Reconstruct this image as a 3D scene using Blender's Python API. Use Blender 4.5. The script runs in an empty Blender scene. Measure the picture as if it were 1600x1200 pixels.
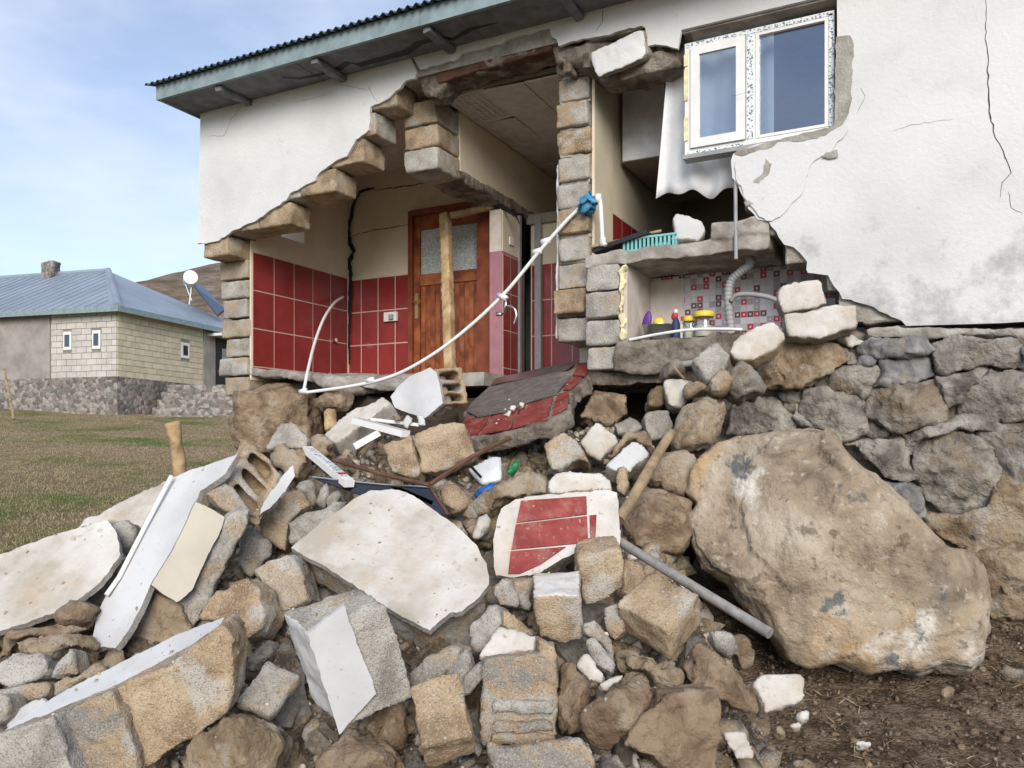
import bpy, bmesh, math, random
import numpy as np
from mathutils import Vector, Matrix
from mathutils.geometry import tessellate_polygon
random.seed(7); RNG = np.random.default_rng(11)
SC = bpy.context.scene; COL = SC.collection
R = math.radians

# ---------------------------------------------------------------- camera, sky, sun, exposure
FPX, HOR = 1258.0, 690.0                       # focal length and horizon row of the 1600 x 1200 photograph
EYE = Vector((0.0, -5.51, 1.6))
FWD = Vector((-0.4573, 0.8893, 0.0)); RGT = Vector((0.8893, 0.4573, 0.0)); UP = Vector((0, 0, 1))
cam_d = bpy.data.cameras.new('camera'); cam = bpy.data.objects.new('camera', cam_d); COL.objects.link(cam)
cam.location = EYE
cam.rotation_euler = (R(90), 0, math.atan2(-FWD.x, FWD.y))
cam_d.sensor_width = 36; cam_d.lens = 36 * FPX / 1600; cam_d.shift_y = (HOR - 600) / 1600
cam_d.clip_start = 0.05; cam_d.clip_end = 1200
SC.camera = cam

SUN_AZ, SUN_EL = R(150), R(24)                 # azimuth clockwise from +Y
sd = bpy.data.lights.new('sun', 'SUN'); sun = bpy.data.objects.new('sun', sd); COL.objects.link(sun)
sd.energy = 2.6; sd.angle = R(32); sd.color = (1.0, 0.93, 0.83)
sdir = Vector((math.sin(SUN_AZ) * math.cos(SUN_EL), math.cos(SUN_AZ) * math.cos(SUN_EL), math.sin(SUN_EL)))
sun.rotation_euler = sdir.to_track_quat('Z', 'Y').to_euler()
world = bpy.data.worlds.new('World'); SC.world = world; world.use_nodes = True
nt = world.node_tree; nt.nodes.clear()
def wn(t, **k):
    n = nt.nodes.new(t)
    for a, b in k.items(): setattr(n, a, b)
    return n
wo = wn('ShaderNodeOutputWorld'); bg = wn('ShaderNodeBackground'); bg.inputs[1].default_value = 0.135
sky = wn('ShaderNodeTexSky'); sky.sky_type = 'NISHITA'; sky.sun_disc = False
sky.sun_elevation = SUN_EL; sky.sun_rotation = SUN_AZ; sky.altitude = 1800; sky.air_density = 1.0; sky.dust_density = 0.6; sky.ozone_density = 1.6
tc = wn('ShaderNodeTexCoord'); mp = wn('ShaderNodeMapping'); mp.inputs['Scale'].default_value = (1.0, 1.0, 2.6); mp.inputs['Location'].default_value = (0.3, 0.1, 0.25)
nz = wn('ShaderNodeTexNoise'); nz.inputs['Scale'].default_value = 2.6; nz.inputs['Detail'].default_value = 7; nz.inputs['Roughness'].default_value = 0.52
rp = wn('ShaderNodeValToRGB'); rp.color_ramp.elements[0].position = 0.40; rp.color_ramp.elements[1].position = 0.74
rp.color_ramp.elements[0].color = (0.26, 0.26, 0.26, 1); rp.color_ramp.elements[1].color = (0.85, 0.85, 0.85, 1)
mx = wn('ShaderNodeMix', data_type='RGBA'); mx.inputs['B'].default_value = (5.3, 5.6, 6.4, 1)
L = nt.links.new
L(tc.outputs['Generated'], mp.inputs[0]); L(mp.outputs[0], nz.inputs['Vector']); L(nz.outputs['Fac'], rp.inputs[0])
L(rp.outputs[0], mx.inputs['Factor']); L(sky.outputs[0], mx.inputs['A']); L(mx.outputs['Result'], bg.inputs[0]); L(bg.outputs[0], wo.inputs[0])
vs = SC.view_settings; vs.view_transform = 'Standard'; vs.look = 'None'; vs.exposure = 0.52; vs.gamma = 1; vs.use_curve_mapping = False

# ---------------------------------------------------------------- measuring: rows and columns of the photograph to points of the place
def ray(px, py): return FWD + RGT * ((px - 800) / FPX) + UP * ((HOR - py) / FPX)
def P(px, py, d): return EYE + ray(px, py) * d
def on_y(px, py, y=0.0):
    r = ray(px, py); return EYE + r * ((y - EYE.y) / r.y)
def on_plane(px, py, p, n):
    r = ray(px, py); t = (p - EYE).dot(n) / r.dot(n); return EYE + r * t
def cam_vec(n): return (RGT * n[0] + UP * n[1] - FWD * n[2]).normalized()      # right, up, towards the viewer
def heap_d(px, py): return 2.315 / (0.45 + (py - HOR) / FPX)                 # the slope of the rubble heap
def rd(x, y):
    dx, dy = x - EYE.x, y - EYE.y
    return dx * RGT.x + dy * RGT.y, dx * FWD.x + dy * FWD.y
def centroid(poly): return (sum(p[0] for p in poly) / len(poly), sum(p[1] for p in poly) / len(poly))

# ---------------------------------------------------------------- noise (numpy)
def _h(ix, iy, iz):
    n = (ix * 374761393 + iy * 668265263 + iz * 2147483647 * 3 + 1013904223) & 0xFFFFFFFF
    n = ((n ^ (n >> 13)) * 1274126177) & 0xFFFFFFFF
    n = ((n ^ (n >> 15)) * 2246822519) & 0xFFFFFFFF
    return ((n ^ (n >> 16)) & 0xFFFFFF) / 8388607.5 - 1.0
def vnoise(p):
    i = np.floor(p).astype(np.int64); f = p - i; f = f * f * f * (f * (f * 6 - 15) + 10)
    o = 0
    for a in (0, 1):
        wa = f[:, 0] if a else 1 - f[:, 0]
        for b in (0, 1):
            wb = f[:, 1] if b else 1 - f[:, 1]
            for c in (0, 1):
                wc = f[:, 2] if c else 1 - f[:, 2]
                o = o + wa * wb * wc * _h(i[:, 0] + a, i[:, 1] + b, i[:, 2] + c)
    return o
def fbm(p, oct=3):
    s = 0; a = 1.0; t = 0
    for k in range(oct):
        s = s + a * vnoise(p * (2.03 ** k) + k * 17.3); t += a; a *= 0.52
    return s / t

def cell_tilt(p):
    """each Voronoi cell is a little plane tilted its own way: the facets of broken stone"""
    i0 = np.floor(p).astype(np.int64); best = np.full(len(p), 1e9); out = np.zeros(len(p))
    for a in (-1, 0, 1):
        for b in (-1, 0, 1):
            for c in (-1, 0, 1):
                i = i0 + np.array([a, b, c]); x, y, z = i[:, 0], i[:, 1], i[:, 2]
                f = i + .5 + .45 * np.stack([_h(x, y, z), _h(x + 91, y, z), _h(x, y + 57, z)], 1); e = p - f; dd = (e * e).sum(1); k = dd < best
                t = e[:, 0] * _h(x, y, z + 33) + e[:, 1] * _h(x + 7, y, z + 71) + e[:, 2] * _h(x, y + 13, z + 19) + .5 * _h(x + 3, y + 5, z + 2)
                best = np.where(k, dd, best); out = np.where(k, t, out)
    return out
# ---------------------------------------------------------------- materials
MATS = {}
def col(c): return (c[0], c[1], c[2], 1)
def material(name, ramp, scale=4, detail=6, rough=0.85, bump=0.3, bscale=40, bdist=0.01, speck=None, spsc=120, layers=(), metal=0.0, spec=0.3, rnd=True, cracks=None, distort=0.0):
    """ramp: [(pos, colour)...] over a noise; speck: (colour, threshold) fine voronoi grains; layers: [(colour, scale, lo, hi, amount)] patches"""
    m = bpy.data.materials.new(name); m.use_nodes = True; t = m.node_tree; b = t.nodes['Principled BSDF']; l = t.links.new
    def N(ty, **k):
        n = t.nodes.new(ty)
        for a, v in k.items(): setattr(n, a, v)
        return n
    b.inputs['Roughness'].default_value = rough; b.inputs['Metallic'].default_value = metal; b.inputs['Specular IOR Level'].default_value = spec
    co = N('ShaderNodeTexCoord').outputs['Object']
    if rnd:
        oi = N('ShaderNodeObjectInfo'); va = N('ShaderNodeVectorMath', operation='SCALE'); cx = N('ShaderNodeCombineXYZ')
        l(oi.outputs['Random'], cx.inputs[0]); l(oi.outputs['Random'], cx.inputs[2]); l(cx.outputs[0], va.inputs[0]); va.inputs['Scale'].default_value = 31.0
        ad = N('ShaderNodeVectorMath', operation='ADD'); l(co, ad.inputs[0]); l(va.outputs[0], ad.inputs[1]); co = ad.outputs[0]
    def noise(s, d=6, r=0.55, dist=0.0):
        n = N('ShaderNodeTexNoise'); n.inputs['Scale'].default_value = s; n.inputs['Detail'].default_value = d; n.inputs['Roughness'].default_value = r; n.inputs['Distortion'].default_value = dist
        l(co, n.inputs['Vector']); return n.outputs['Fac']
    cr = N('ShaderNodeValToRGB'); el = cr.color_ramp.elements
    while len(el) < len(ramp): el.new(0.5)
    for e, (p, c) in zip(el, ramp): e.position = .5 + (p - .5) * .52; e.color = col(c)
    l(noise(scale, detail, 0.6, distort), cr.inputs[0]); c = cr.outputs[0]
    def over(c, fac, colr):
        x = N('ShaderNodeMix', data_type='RGBA'); l(fac, x.inputs['Factor']); l(c, x.inputs['A']); x.inputs['B'].default_value = col(colr); return x.outputs['Result']
    def rng(v, lo, hi, amt):
        g = N('ShaderNodeMapRange'); g.inputs['From Min'].default_value = lo; g.inputs['From Max'].default_value = hi; g.inputs['To Max'].default_value = amt; l(v, g.inputs['Value']); return g.outputs[0]
    for (lc, ls, lo, hi, am) in layers: c = over(c, rng(noise(ls, 8, 0.62), .5 + (lo - .5) * .66, .5 + (hi - .5) * .62, am), lc)
    hgt = noise(bscale, 8, 0.65)
    if cracks:
        v = N('ShaderNodeTexVoronoi', feature='DISTANCE_TO_EDGE'); v.inputs['Scale'].default_value = cracks[0]
        dn = N('ShaderNodeTexNoise'); dn.inputs['Scale'].default_value = cracks[0] * 2.2; dn.inputs['Detail'].default_value = 5; l(co, dn.inputs['Vector'])
        dv = N('ShaderNodeVectorMath', operation='MULTIPLY_ADD'); l(dn.outputs['Color'], dv.inputs[0]); dv.inputs[1].default_value = (0.35,) * 3; l(co, dv.inputs[2]); l(dv.outputs[0], v.inputs['Vector'])
        k = rng(v.outputs['Distance'], 0.0, cracks[1], 1.0)
        mm = N('ShaderNodeMath', operation='MULTIPLY'); l(hgt, mm.inputs[0]); l(k, mm.inputs[1]); hgt = mm.outputs[0]
    if speck:
        v = N('ShaderNodeTexVoronoi'); v.inputs['Scale'].default_value = spsc; l(co, v.inputs['Vector'])
        for j, (sc_, lo, hi, am) in enumerate(speck):
            g = N('ShaderNodeSeparateColor'); l(v.outputs['Color'], g.inputs[0])
            c = over(c, rng(g.outputs[j % 3], lo, hi, am), sc_)
        mm = N('ShaderNodeMath', operation='MULTIPLY_ADD'); l(v.outputs['Distance'], mm.inputs[0]); mm.inputs[1].default_value = -0.35; l(hgt, mm.inputs[2]); hgt = mm.outputs[0]
    l(c, b.inputs['Base Color'])
    if bump:
        bp = N('ShaderNodeBump'); bp.inputs['Strength'].default_value = bump; bp.inputs['Distance'].default_value = bdist; l(hgt, bp.inputs['Height']); l(bp.outputs[0], b.inputs['Normal'])
    MATS[name] = m; return m
def plain(name, c, rough=0.5, metal=0.0, spec=0.4, var=0.12, scale=9, bump=0.08, bscale=60):
    c2 = tuple(x * (1 - var) for x in c); c3 = tuple(min(1, x * (1 + var * 0.5)) for x in c)
    return material(name, [(0.3, c2), (0.6, c), (0.8, c3)], scale=scale, rough=rough, metal=metal, spec=spec, bump=bump, bscale=bscale, bdist=0.003)

material('plaster', [(0.15, (0.54, 0.54, 0.53)), (0.5, (0.615, 0.615, 0.61)), (0.85, (0.66, 0.66, 0.655))], scale=1.1, bump=0.4, bscale=34, bdist=0.012, rough=0.93,
         layers=[((0.46, 0.45, 0.43), 2.4, 0.62, 0.86, 0.4), ((0.30, 0.29, 0.27), 14, 0.76, 0.86, 0.5)], rnd=False)
material('plaster_stained', [(0.25, (0.52, 0.52, 0.50)), (0.55, (0.66, 0.66, 0.64)), (0.8, (0.72, 0.72, 0.70))], scale=1.6, bump=0.4, bscale=30, bdist=0.012, rough=0.93,
         layers=[((0.36, 0.35, 0.33), 5, 0.50, 0.72, 0.55), ((0.20, 0.19, 0.18), 22, 0.60, 0.72, 0.6)], rnd=False)
material('plaster_rubble', [(0.2, (0.39, 0.345, 0.285)), (0.5, (0.52, 0.485, 0.44)), (0.8, (0.60, 0.58, 0.55))], scale=3.2, bump=0.45, bscale=55, bdist=0.01, rough=0.95,
         layers=[((0.44, 0.34, 0.24), 3.6, 0.54, 0.80, 0.6), ((0.34, 0.28, 0.21), 17, 0.64, 0.80, 0.5), ((0.30, 0.23, 0.16), 60, 0.70, 0.80, 0.5)])
material('plaster_smooth', [(0.3, (0.46, 0.46, 0.46)), (0.7, (0.57, 0.57, 0.57))], scale=2.2, bump=0.12, bscale=40, bdist=0.005, rough=0.8,
         layers=[((0.50, 0.45, 0.38), 5, 0.62, 0.8, 0.4), ((0.25, 0.23, 0.2), 60, 0.72, 0.78, 0.5)])
material('cream', [(0.3, (0.62, 0.54, 0.40)), (0.7, (0.72, 0.64, 0.50))], scale=1.5, bump=0.1, bscale=30, bdist=0.004, rough=0.75,
         layers=[((0.45, 0.38, 0.28), 3, 0.6, 0.8, 0.35)])
plain('cream_slab', (0.56, 0.51, 0.42), 0.85, var=0.12, scale=3, bump=0.2, bscale=50)
G1, G2, G3 = (0.27, 0.25, 0.22), (0.40, 0.375, 0.335), (0.50, 0.475, 0.43)
T1, T2, T3 = (0.27, 0.19, 0.115), (0.41, 0.30, 0.19), (0.50, 0.39, 0.26)
SPK = [((0.13, 0.11, 0.09), 0.80, 0.88, 0.45), ((0.58, 0.54, 0.48), 0.80, 0.88, 0.35)]
material('block_grey', [(0.3, G1), (0.5, G2), (0.75, G3)], scale=5, bump=0.9, bscale=85, bdist=0.012, speck=SPK, spsc=190, layers=[(T2, 3.5, 0.53, 0.66, 0.7)], rough=0.97, spec=0.1)
material('block_tan', [(0.3, T1), (0.5, T2), (0.75, T3)], scale=6, bump=0.9, bscale=85, bdist=0.012, speck=SPK, spsc=190, layers=[(G3, 4, 0.56, 0.68, 0.75)], rough=0.97, spec=0.1)
material('block_mixed', [(0.3, G1), (0.48, T2), (0.62, G2), (0.8, G3)], scale=4, bump=0.9, bscale=85, bdist=0.012, speck=SPK, spsc=190, rough=0.97, spec=0.1)
material('mortar', [(0.3, (0.26, 0.24, 0.21)), (0.7, (0.42, 0.40, 0.36))], scale=7, bump=0.8, bscale=60, bdist=0.015, rough=0.97, spec=0.1)
material('concrete', [(0.3, (0.24, 0.215, 0.19)), (0.7, (0.42, 0.39, 0.35))], scale=5, bump=0.6, bscale=50, bdist=0.01, rough=0.95, spec=0.15, layers=[((0.16, 0.12, 0.09), 6, 0.55, 0.7, 0.5)])
material('concrete_dirty', [(0.3, (0.13, 0.105, 0.08)), (0.7, (0.30, 0.26, 0.22))], scale=7, bump=0.9, bscale=30, bdist=0.03, rough=0.97, spec=0.1)
material('rock_grey', [(0.25, (0.17, 0.15, 0.13)), (0.5, (0.325, 0.292, 0.252)), (0.78, (0.46, 0.425, 0.375))], scale=5, detail=10, bump=1.0, bscale=24, bdist=0.05, rough=0.9, spec=0.2, distort=0.8,
         layers=[((0.36, 0.33, 0.29), 11, 0.58, 0.72, 0.6), ((0.075, 0.07, 0.066), 8, 0.60, 0.72, 0.55), ((0.28, 0.19, 0.10), 3.2, 0.56, 0.72, 0.5)])
material('rock_slate', [(0.25, (0.115, 0.115, 0.12)), (0.5, (0.205, 0.203, 0.203)), (0.8, (0.33, 0.32, 0.305))], scale=6, detail=10, bump=1.0, bscale=18, bdist=0.025, rough=0.9, distort=0.8, layers=[((0.26, 0.22, 0.17), 5, 0.58, 0.72, 0.5)])
material('rock_brown', [(0.2, (0.145, 0.098, 0.062)), (0.5, (0.285, 0.205, 0.135)), (0.78, (0.40, 0.315, 0.225))], scale=5, detail=10, bump=1.0, bscale=28, bdist=0.035, rough=0.92, spec=0.15, distort=0.5,
         layers=[((0.40, 0.35, 0.28), 9, 0.60, 0.72, 0.55), ((0.07, 0.05, 0.035), 7, 0.60, 0.72, 0.4)])
material('rock_tan', [(0.25, (0.20, 0.145, 0.09)), (0.5, (0.35, 0.265, 0.175)), (0.78, (0.45, 0.38, 0.29))], scale=5, detail=10, bump=1.0, bscale=30, bdist=0.035, rough=0.93, spec=0.15, distort=0.5,
         layers=[((0.42, 0.39, 0.34), 6, 0.56, 0.70, 0.7), ((0.12, 0.085, 0.05), 9, 0.62, 0.74, 0.45)])
material('boulder_rock', [(0.2, (0.18, 0.14, 0.10)), (0.48, (0.37, 0.295, 0.21)), (0.78, (0.50, 0.425, 0.33))], scale=2.4, detail=12, bump=0.9, bscale=14, bdist=0.05, rough=0.88, spec=0.2, distort=0.5, rnd=False,
         layers=[((0.47, 0.29, 0.12), 1.1, 0.55, 0.72, 0.75), ((0.22, 0.19, 0.16), 1.7, 0.55, 0.76, 0.65), ((0.70, 0.66, 0.59), 1.9, 0.60, 0.72, 0.85), ((0.10, 0.115, 0.12), 3.4, 0.66, 0.73, 0.8), ((0.12, 0.09, 0.06), 12, 0.63, 0.74, 0.65), ((0.60, 0.54, 0.45), 20, 0.62, 0.76, 0.5)])
material('soil', [(0.3, (0.085, 0.058, 0.039)), (0.5, (0.165, 0.115, 0.078)), (0.75, (0.26, 0.195, 0.14))], scale=7, detail=10, bump=1.0, bscale=30, bdist=0.03, rough=0.98, spec=0.05, speck=[((0.25, 0.20, 0.15), 0.86, 0.9, 0.7), ((0.04, 0.03, 0.02), 0.8, 0.86, 0.6)], spsc=60)
material('heap_dirt', [(0.3, (0.10, 0.075, 0.052)), (0.55, (0.19, 0.15, 0.11)), (0.8, (0.32, 0.28, 0.23))], scale=8, detail=10, bump=1.0, bscale=26, bdist=0.04, rough=0.98, spec=0.05, speck=[((0.45, 0.42, 0.38), 0.82, 0.88, 0.6), ((0.05, 0.04, 0.03), 0.8, 0.86, 0.6)], spsc=45)
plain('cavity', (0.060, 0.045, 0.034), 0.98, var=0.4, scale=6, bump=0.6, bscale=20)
plain('tile_red', (0.235, 0.028, 0.026), 0.22, var=0.18, spec=0.5, bump=0.03, scale=3)
material('tile_dusty', [(0.3, (0.19, 0.028, 0.025)), (0.7, (0.27, 0.05, 0.042))], scale=8, rough=0.5, bump=0.1, layers=[((0.42, 0.25, 0.20), 9, 0.5, 0.85, 0.5), ((0.5, 0.42, 0.36), 40, 0.66, 0.8, 0.5)])
plain('grout', (0.56, 0.42, 0.36), 0.9, var=0.1)
plain('mauve', (0.36, 0.17, 0.20), 0.6, var=0.1)
plain('paint_pale', (0.62, 0.55, 0.49), 0.7)
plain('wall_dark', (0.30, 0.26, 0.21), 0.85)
plain('ceiling_board', (0.66, 0.62, 0.57), 0.7, bump=0.5, bscale=45)
material('door_wood', [(0.3, (0.155, 0.040, 0.016)), (0.55, (0.27, 0.078, 0.026)), (0.8, (0.34, 0.12, 0.042))], scale=6, bump=0.25, bscale=30, bdist=0.004, rough=0.42, spec=0.4)
plain('door_frame_wood', (0.20, 0.052, 0.022), 0.45, var=0.3)
material('timber', [(0.3, (0.30, 0.19, 0.095)), (0.6, (0.46, 0.325, 0.18)), (0.8, (0.54, 0.41, 0.26))], scale=7, bump=0.4, bscale=40, bdist=0.006, rough=0.8, layers=[((0.22, 0.13, 0.06), 10, 0.64, 0.74, 0.6)])
plain('timber_dark', (0.115, 0.055, 0.034), 0.8, var=0.4, scale=7, bump=0.5)
plain('stick_wood', (0.31, 0.225, 0.135), 0.8, var=0.35, scale=12, bump=0.4)
plain('steel_pole', (0.33, 0.315, 0.295), 0.55, metal=0.25, var=0.3, scale=14)
plain('pvc_white', (0.74, 0.73, 0.71), 0.4, var=0.06)
plain('pvc_grey', (0.30, 0.30, 0.30), 0.5, var=0.15)
plain('chrome', (0.62, 0.62, 0.62), 0.18, metal=1.0)
plain('brass', (0.55, 0.40, 0.18), 0.35, metal=0.9)
plain('stove_steel', (0.42, 0.42, 0.42), 0.3, metal=0.9)
plain('blue_plastic', (0.045, 0.22, 0.40), 0.45, var=0.3)
plain('deep_blue', (0.015, 0.10, 0.36), 0.5, var=0.3)
plain('green_plastic', (0.03, 0.26, 0.10), 0.5, var=0.3)
plain('turquoise', (0.19, 0.48, 0.47), 0.45)
plain('purple', (0.10, 0.03, 0.22), 0.5); plain('yellow', (0.72, 0.55, 0.06), 0.45); plain('red_plastic', (0.5, 0.03, 0.04), 0.45); plain('navy', (0.02, 0.03, 0.10), 0.6)
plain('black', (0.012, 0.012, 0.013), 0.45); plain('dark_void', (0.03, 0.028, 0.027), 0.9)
plain('white_lacquer', (0.66, 0.67, 0.68), 0.25)
plain('curtain_cloth', (0.74, 0.74, 0.75), 0.9, var=0.08)
plain('foam', (0.72, 0.66, 0.42), 0.9, var=0.25, scale=20, bump=0.6)
plain('carpet', (0.155, 0.13, 0.115), 0.97, var=0.3, scale=14, bump=0.6, bscale=150)
plain('roof_sheet', (0.065, 0.09, 0.11), 0.5, metal=0.3); plain('fascia_paint', (0.22, 0.285, 0.30), 0.6, var=0.2); plain('soffit_board', (0.17, 0.175, 0.19), 0.85, var=0.25)
plain('roof_far', (0.285, 0.34, 0.40), 0.5, metal=0.25, var=0.15, scale=0.6, bump=0.1); plain('far_block_lit', (0.56, 0.50, 0.35), 0.9, var=0.15, scale=2); plain('far_block_shaded', (0.50, 0.47, 0.43), 0.9, var=0.15, scale=2)  # wall blocks: sunlit right face and shaded left face painted as two tones
plain('far_shed', (0.30, 0.275, 0.25), 0.9, var=0.25, scale=1.5); plain('far_joint', (0.24, 0.22, 0.18), 0.95)
material('far_stone', [(0.3, (0.20, 0.17, 0.15)), (0.7, (0.33, 0.29, 0.26))], scale=1.2, detail=8, bump=1, bscale=7, bdist=0.12, rough=0.95, rnd=False, speck=[((0.13, 0.115, 0.105), 0.62, 0.68, 0.75), ((0.42, 0.37, 0.33), 0.66, 0.72, 0.7), ((0.17, 0.175, 0.15), 0.72, 0.8, 0.7)], spsc=7.5)
plain('leaf_dry', (0.33, 0.25, 0.15), 0.9, var=0.4, scale=3)

def fancy(name):
    m = bpy.data.materials.new(name); m.use_nodes = True; MATS[name] = m; return m, m.node_tree, m.node_tree.nodes['Principled BSDF']
def pane_glass(name, tint, fac):
    m, t, b = fancy(name); o = t.nodes['Material Output']; t.nodes.remove(b)
    tr = t.nodes.new('ShaderNodeBsdfTransparent'); tr.inputs[0].default_value = col(tint); gl = t.nodes.new('ShaderNodeBsdfGlossy'); gl.inputs['Roughness'].default_value = 0.03; gl.inputs['Color'].default_value = (0.9, 0.93, 1, 1)
    lw = t.nodes.new('ShaderNodeLayerWeight'); lw.inputs['Blend'].default_value = 0.3; fr = t.nodes.new('ShaderNodeMath'); fr.operation = 'MULTIPLY_ADD'; t.links.new(lw.outputs['Facing'], fr.inputs[0]); fr.inputs[1].default_value = 0.35; fr.inputs[2].default_value = fac; mxs = t.nodes.new('ShaderNodeMixShader')
    t.links.new(fr.outputs[0], mxs.inputs[0]); t.links.new(tr.outputs[0], mxs.inputs[1]); t.links.new(gl.outputs[0], mxs.inputs[2]); t.links.new(mxs.outputs[0], o.inputs[0])
pane_glass('window_glass', (0.78, 0.83, 0.87), 0.16); pane_glass('dark_glass', (0.02, 0.025, 0.03), 0.10); pane_glass('jar_glass', (0.85, 0.88, 0.85), 0.05)
def frosted():
    m, t, b = fancy('frosted_glass'); v = t.nodes.new('ShaderNodeTexVoronoi'); v.inputs['Scale'].default_value = 75; c = t.nodes.new('ShaderNodeTexCoord'); t.links.new(c.outputs['Object'], v.inputs['Vector'])
    r = t.nodes.new('ShaderNodeValToRGB'); r.color_ramp.elements[0].position = 0.2; r.color_ramp.elements[0].color = (0.20, 0.22, 0.22, 1); r.color_ramp.elements[1].position = 0.6; r.color_ramp.elements[1].color = (0.52, 0.55, 0.54, 1)
    t.links.new(v.outputs['Distance'], r.inputs[0]); t.links.new(r.outputs[0], b.inputs['Base Color']); b.inputs['Roughness'].default_value = 0.35
    bp = t.nodes.new('ShaderNodeBump'); bp.inputs['Strength'].default_value = 0.6; bp.inputs['Distance'].default_value = 0.005; t.links.new(v.outputs['Distance'], bp.inputs['Height']); t.links.new(bp.outputs[0], b.inputs['Normal'])
frosted()
def mosaic():                                     # printed kitchen film: squares of white, grey, black and red
    m, t, b = fancy('mosaic_film'); c = t.nodes.new('ShaderNodeTexCoord'); s = t.nodes.new('ShaderNodeVectorMath'); s.operation = 'SCALE'; s.inputs['Scale'].default_value = 1 / 0.047
    t.links.new(c.outputs['Object'], s.inputs[0]); fl = t.nodes.new('ShaderNodeVectorMath'); fl.operation = 'FLOOR'; t.links.new(s.outputs[0], fl.inputs[0])
    mk = t.nodes.new('ShaderNodeVectorMath'); mk.operation = 'MULTIPLY'; mk.inputs[1].default_value = (1, 0, 1); t.links.new(fl.outputs[0], mk.inputs[0])
    w = t.nodes.new('ShaderNodeTexWhiteNoise'); t.links.new(mk.outputs[0], w.inputs['Vector']); r = t.nodes.new('ShaderNodeValToRGB'); r.color_ramp.interpolation = 'CONSTANT'
    e = r.color_ramp.elements; e[0].color = (0.62, 0.60, 0.62, 1); e[1].position = 0.36; e[1].color = (0.36, 0.34, 0.37, 1)
    for p, cc in ((0.58, (0.48, 0.03, 0.06, 1)), (0.76, (0.13, 0.06, 0.07, 1)), (0.88, (0.55, 0.50, 0.53, 1))): x = e.new(p); x.color = cc
    t.links.new(w.outputs['Value'], r.inputs[0])
    fr = t.nodes.new('ShaderNodeVectorMath'); fr.operation = 'FRACTION'; t.links.new(s.outputs[0], fr.inputs[0]); sp = t.nodes.new('ShaderNodeSeparateXYZ'); t.links.new(fr.outputs[0], sp.inputs[0])
    def edge(o):
        a = t.nodes.new('ShaderNodeMath'); a.operation = 'SUBTRACT'; t.links.new(o, a.inputs[0]); a.inputs[1].default_value = 0.5
        q = t.nodes.new('ShaderNodeMath'); q.operation = 'ABSOLUTE'; t.links.new(a.outputs[0], q.inputs[0]); return q.outputs[0]
    ex, ez = edge(sp.outputs[0]), edge(sp.outputs[2])
    mxx = t.nodes.new('ShaderNodeMath'); mxx.operation = 'MAXIMUM'; t.links.new(ex, mxx.inputs[0]); t.links.new(ez, mxx.inputs[1])
    ln = t.nodes.new('ShaderNodeMath'); ln.operation = 'GREATER_THAN'; t.links.new(mxx.outputs[0], ln.inputs[0]); ln.inputs[1].default_value = 0.46
    dn = t.nodes.new('ShaderNodeMath'); dn.operation = 'LESS_THAN'; t.links.new(mxx.outputs[0], dn.inputs[0]); dn.inputs[1].default_value = 0.16
    w2 = t.nodes.new('ShaderNodeMath'); w2.operation = 'GREATER_THAN'; t.links.new(w.outputs['Value'], w2.inputs[0]); w2.inputs[1].default_value = 0.5
    an = t.nodes.new('ShaderNodeMath'); an.operation = 'MULTIPLY'; t.links.new(dn.outputs[0], an.inputs[0]); t.links.new(w2.outputs[0], an.inputs[1])
    m1 = t.nodes.new('ShaderNodeMix'); m1.data_type = 'RGBA'; t.links.new(an.outputs[0], m1.inputs['Factor']); t.links.new(r.outputs[0], m1.inputs['A']); m1.inputs['B'].default_value = (0.62, 0.55, 0.58, 1)
    m2 = t.nodes.new('ShaderNodeMix'); m2.data_type = 'RGBA'; t.links.new(ln.outputs[0], m2.inputs['Factor']); t.links.new(m1.outputs['Result'], m2.inputs['A']); m2.inputs['B'].default_value = (0.50, 0.48, 0.50, 1)
    t.links.new(m2.outputs['Result'], b.inputs['Base Color']); b.inputs['Roughness'].default_value = 0.4
mosaic()
def film():                                       # printed protective film on the new window frame
    m, t, b = fancy('frame_film'); c = t.nodes.new('ShaderNodeTexCoord'); n = t.nodes.new('ShaderNodeTexNoise'); n.inputs['Scale'].default_value = 70; n.inputs['Detail'].default_value = 2; t.links.new(c.outputs['Object'], n.inputs['Vector'])
    r = t.nodes.new('ShaderNodeValToRGB'); r.color_ramp.interpolation = 'CONSTANT'; e = r.color_ramp.elements; e[0].color = (0.12, 0.17, 0.22, 1); e[1].position = 0.44; e[1].color = (0.70, 0.72, 0.73, 1)
    t.links.new(n.outputs['Fac'], r.inputs[0]); t.links.new(r.outputs[0], b.inputs['Base Color']); b.inputs['Roughness'].default_value = 0.35
film()
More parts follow.
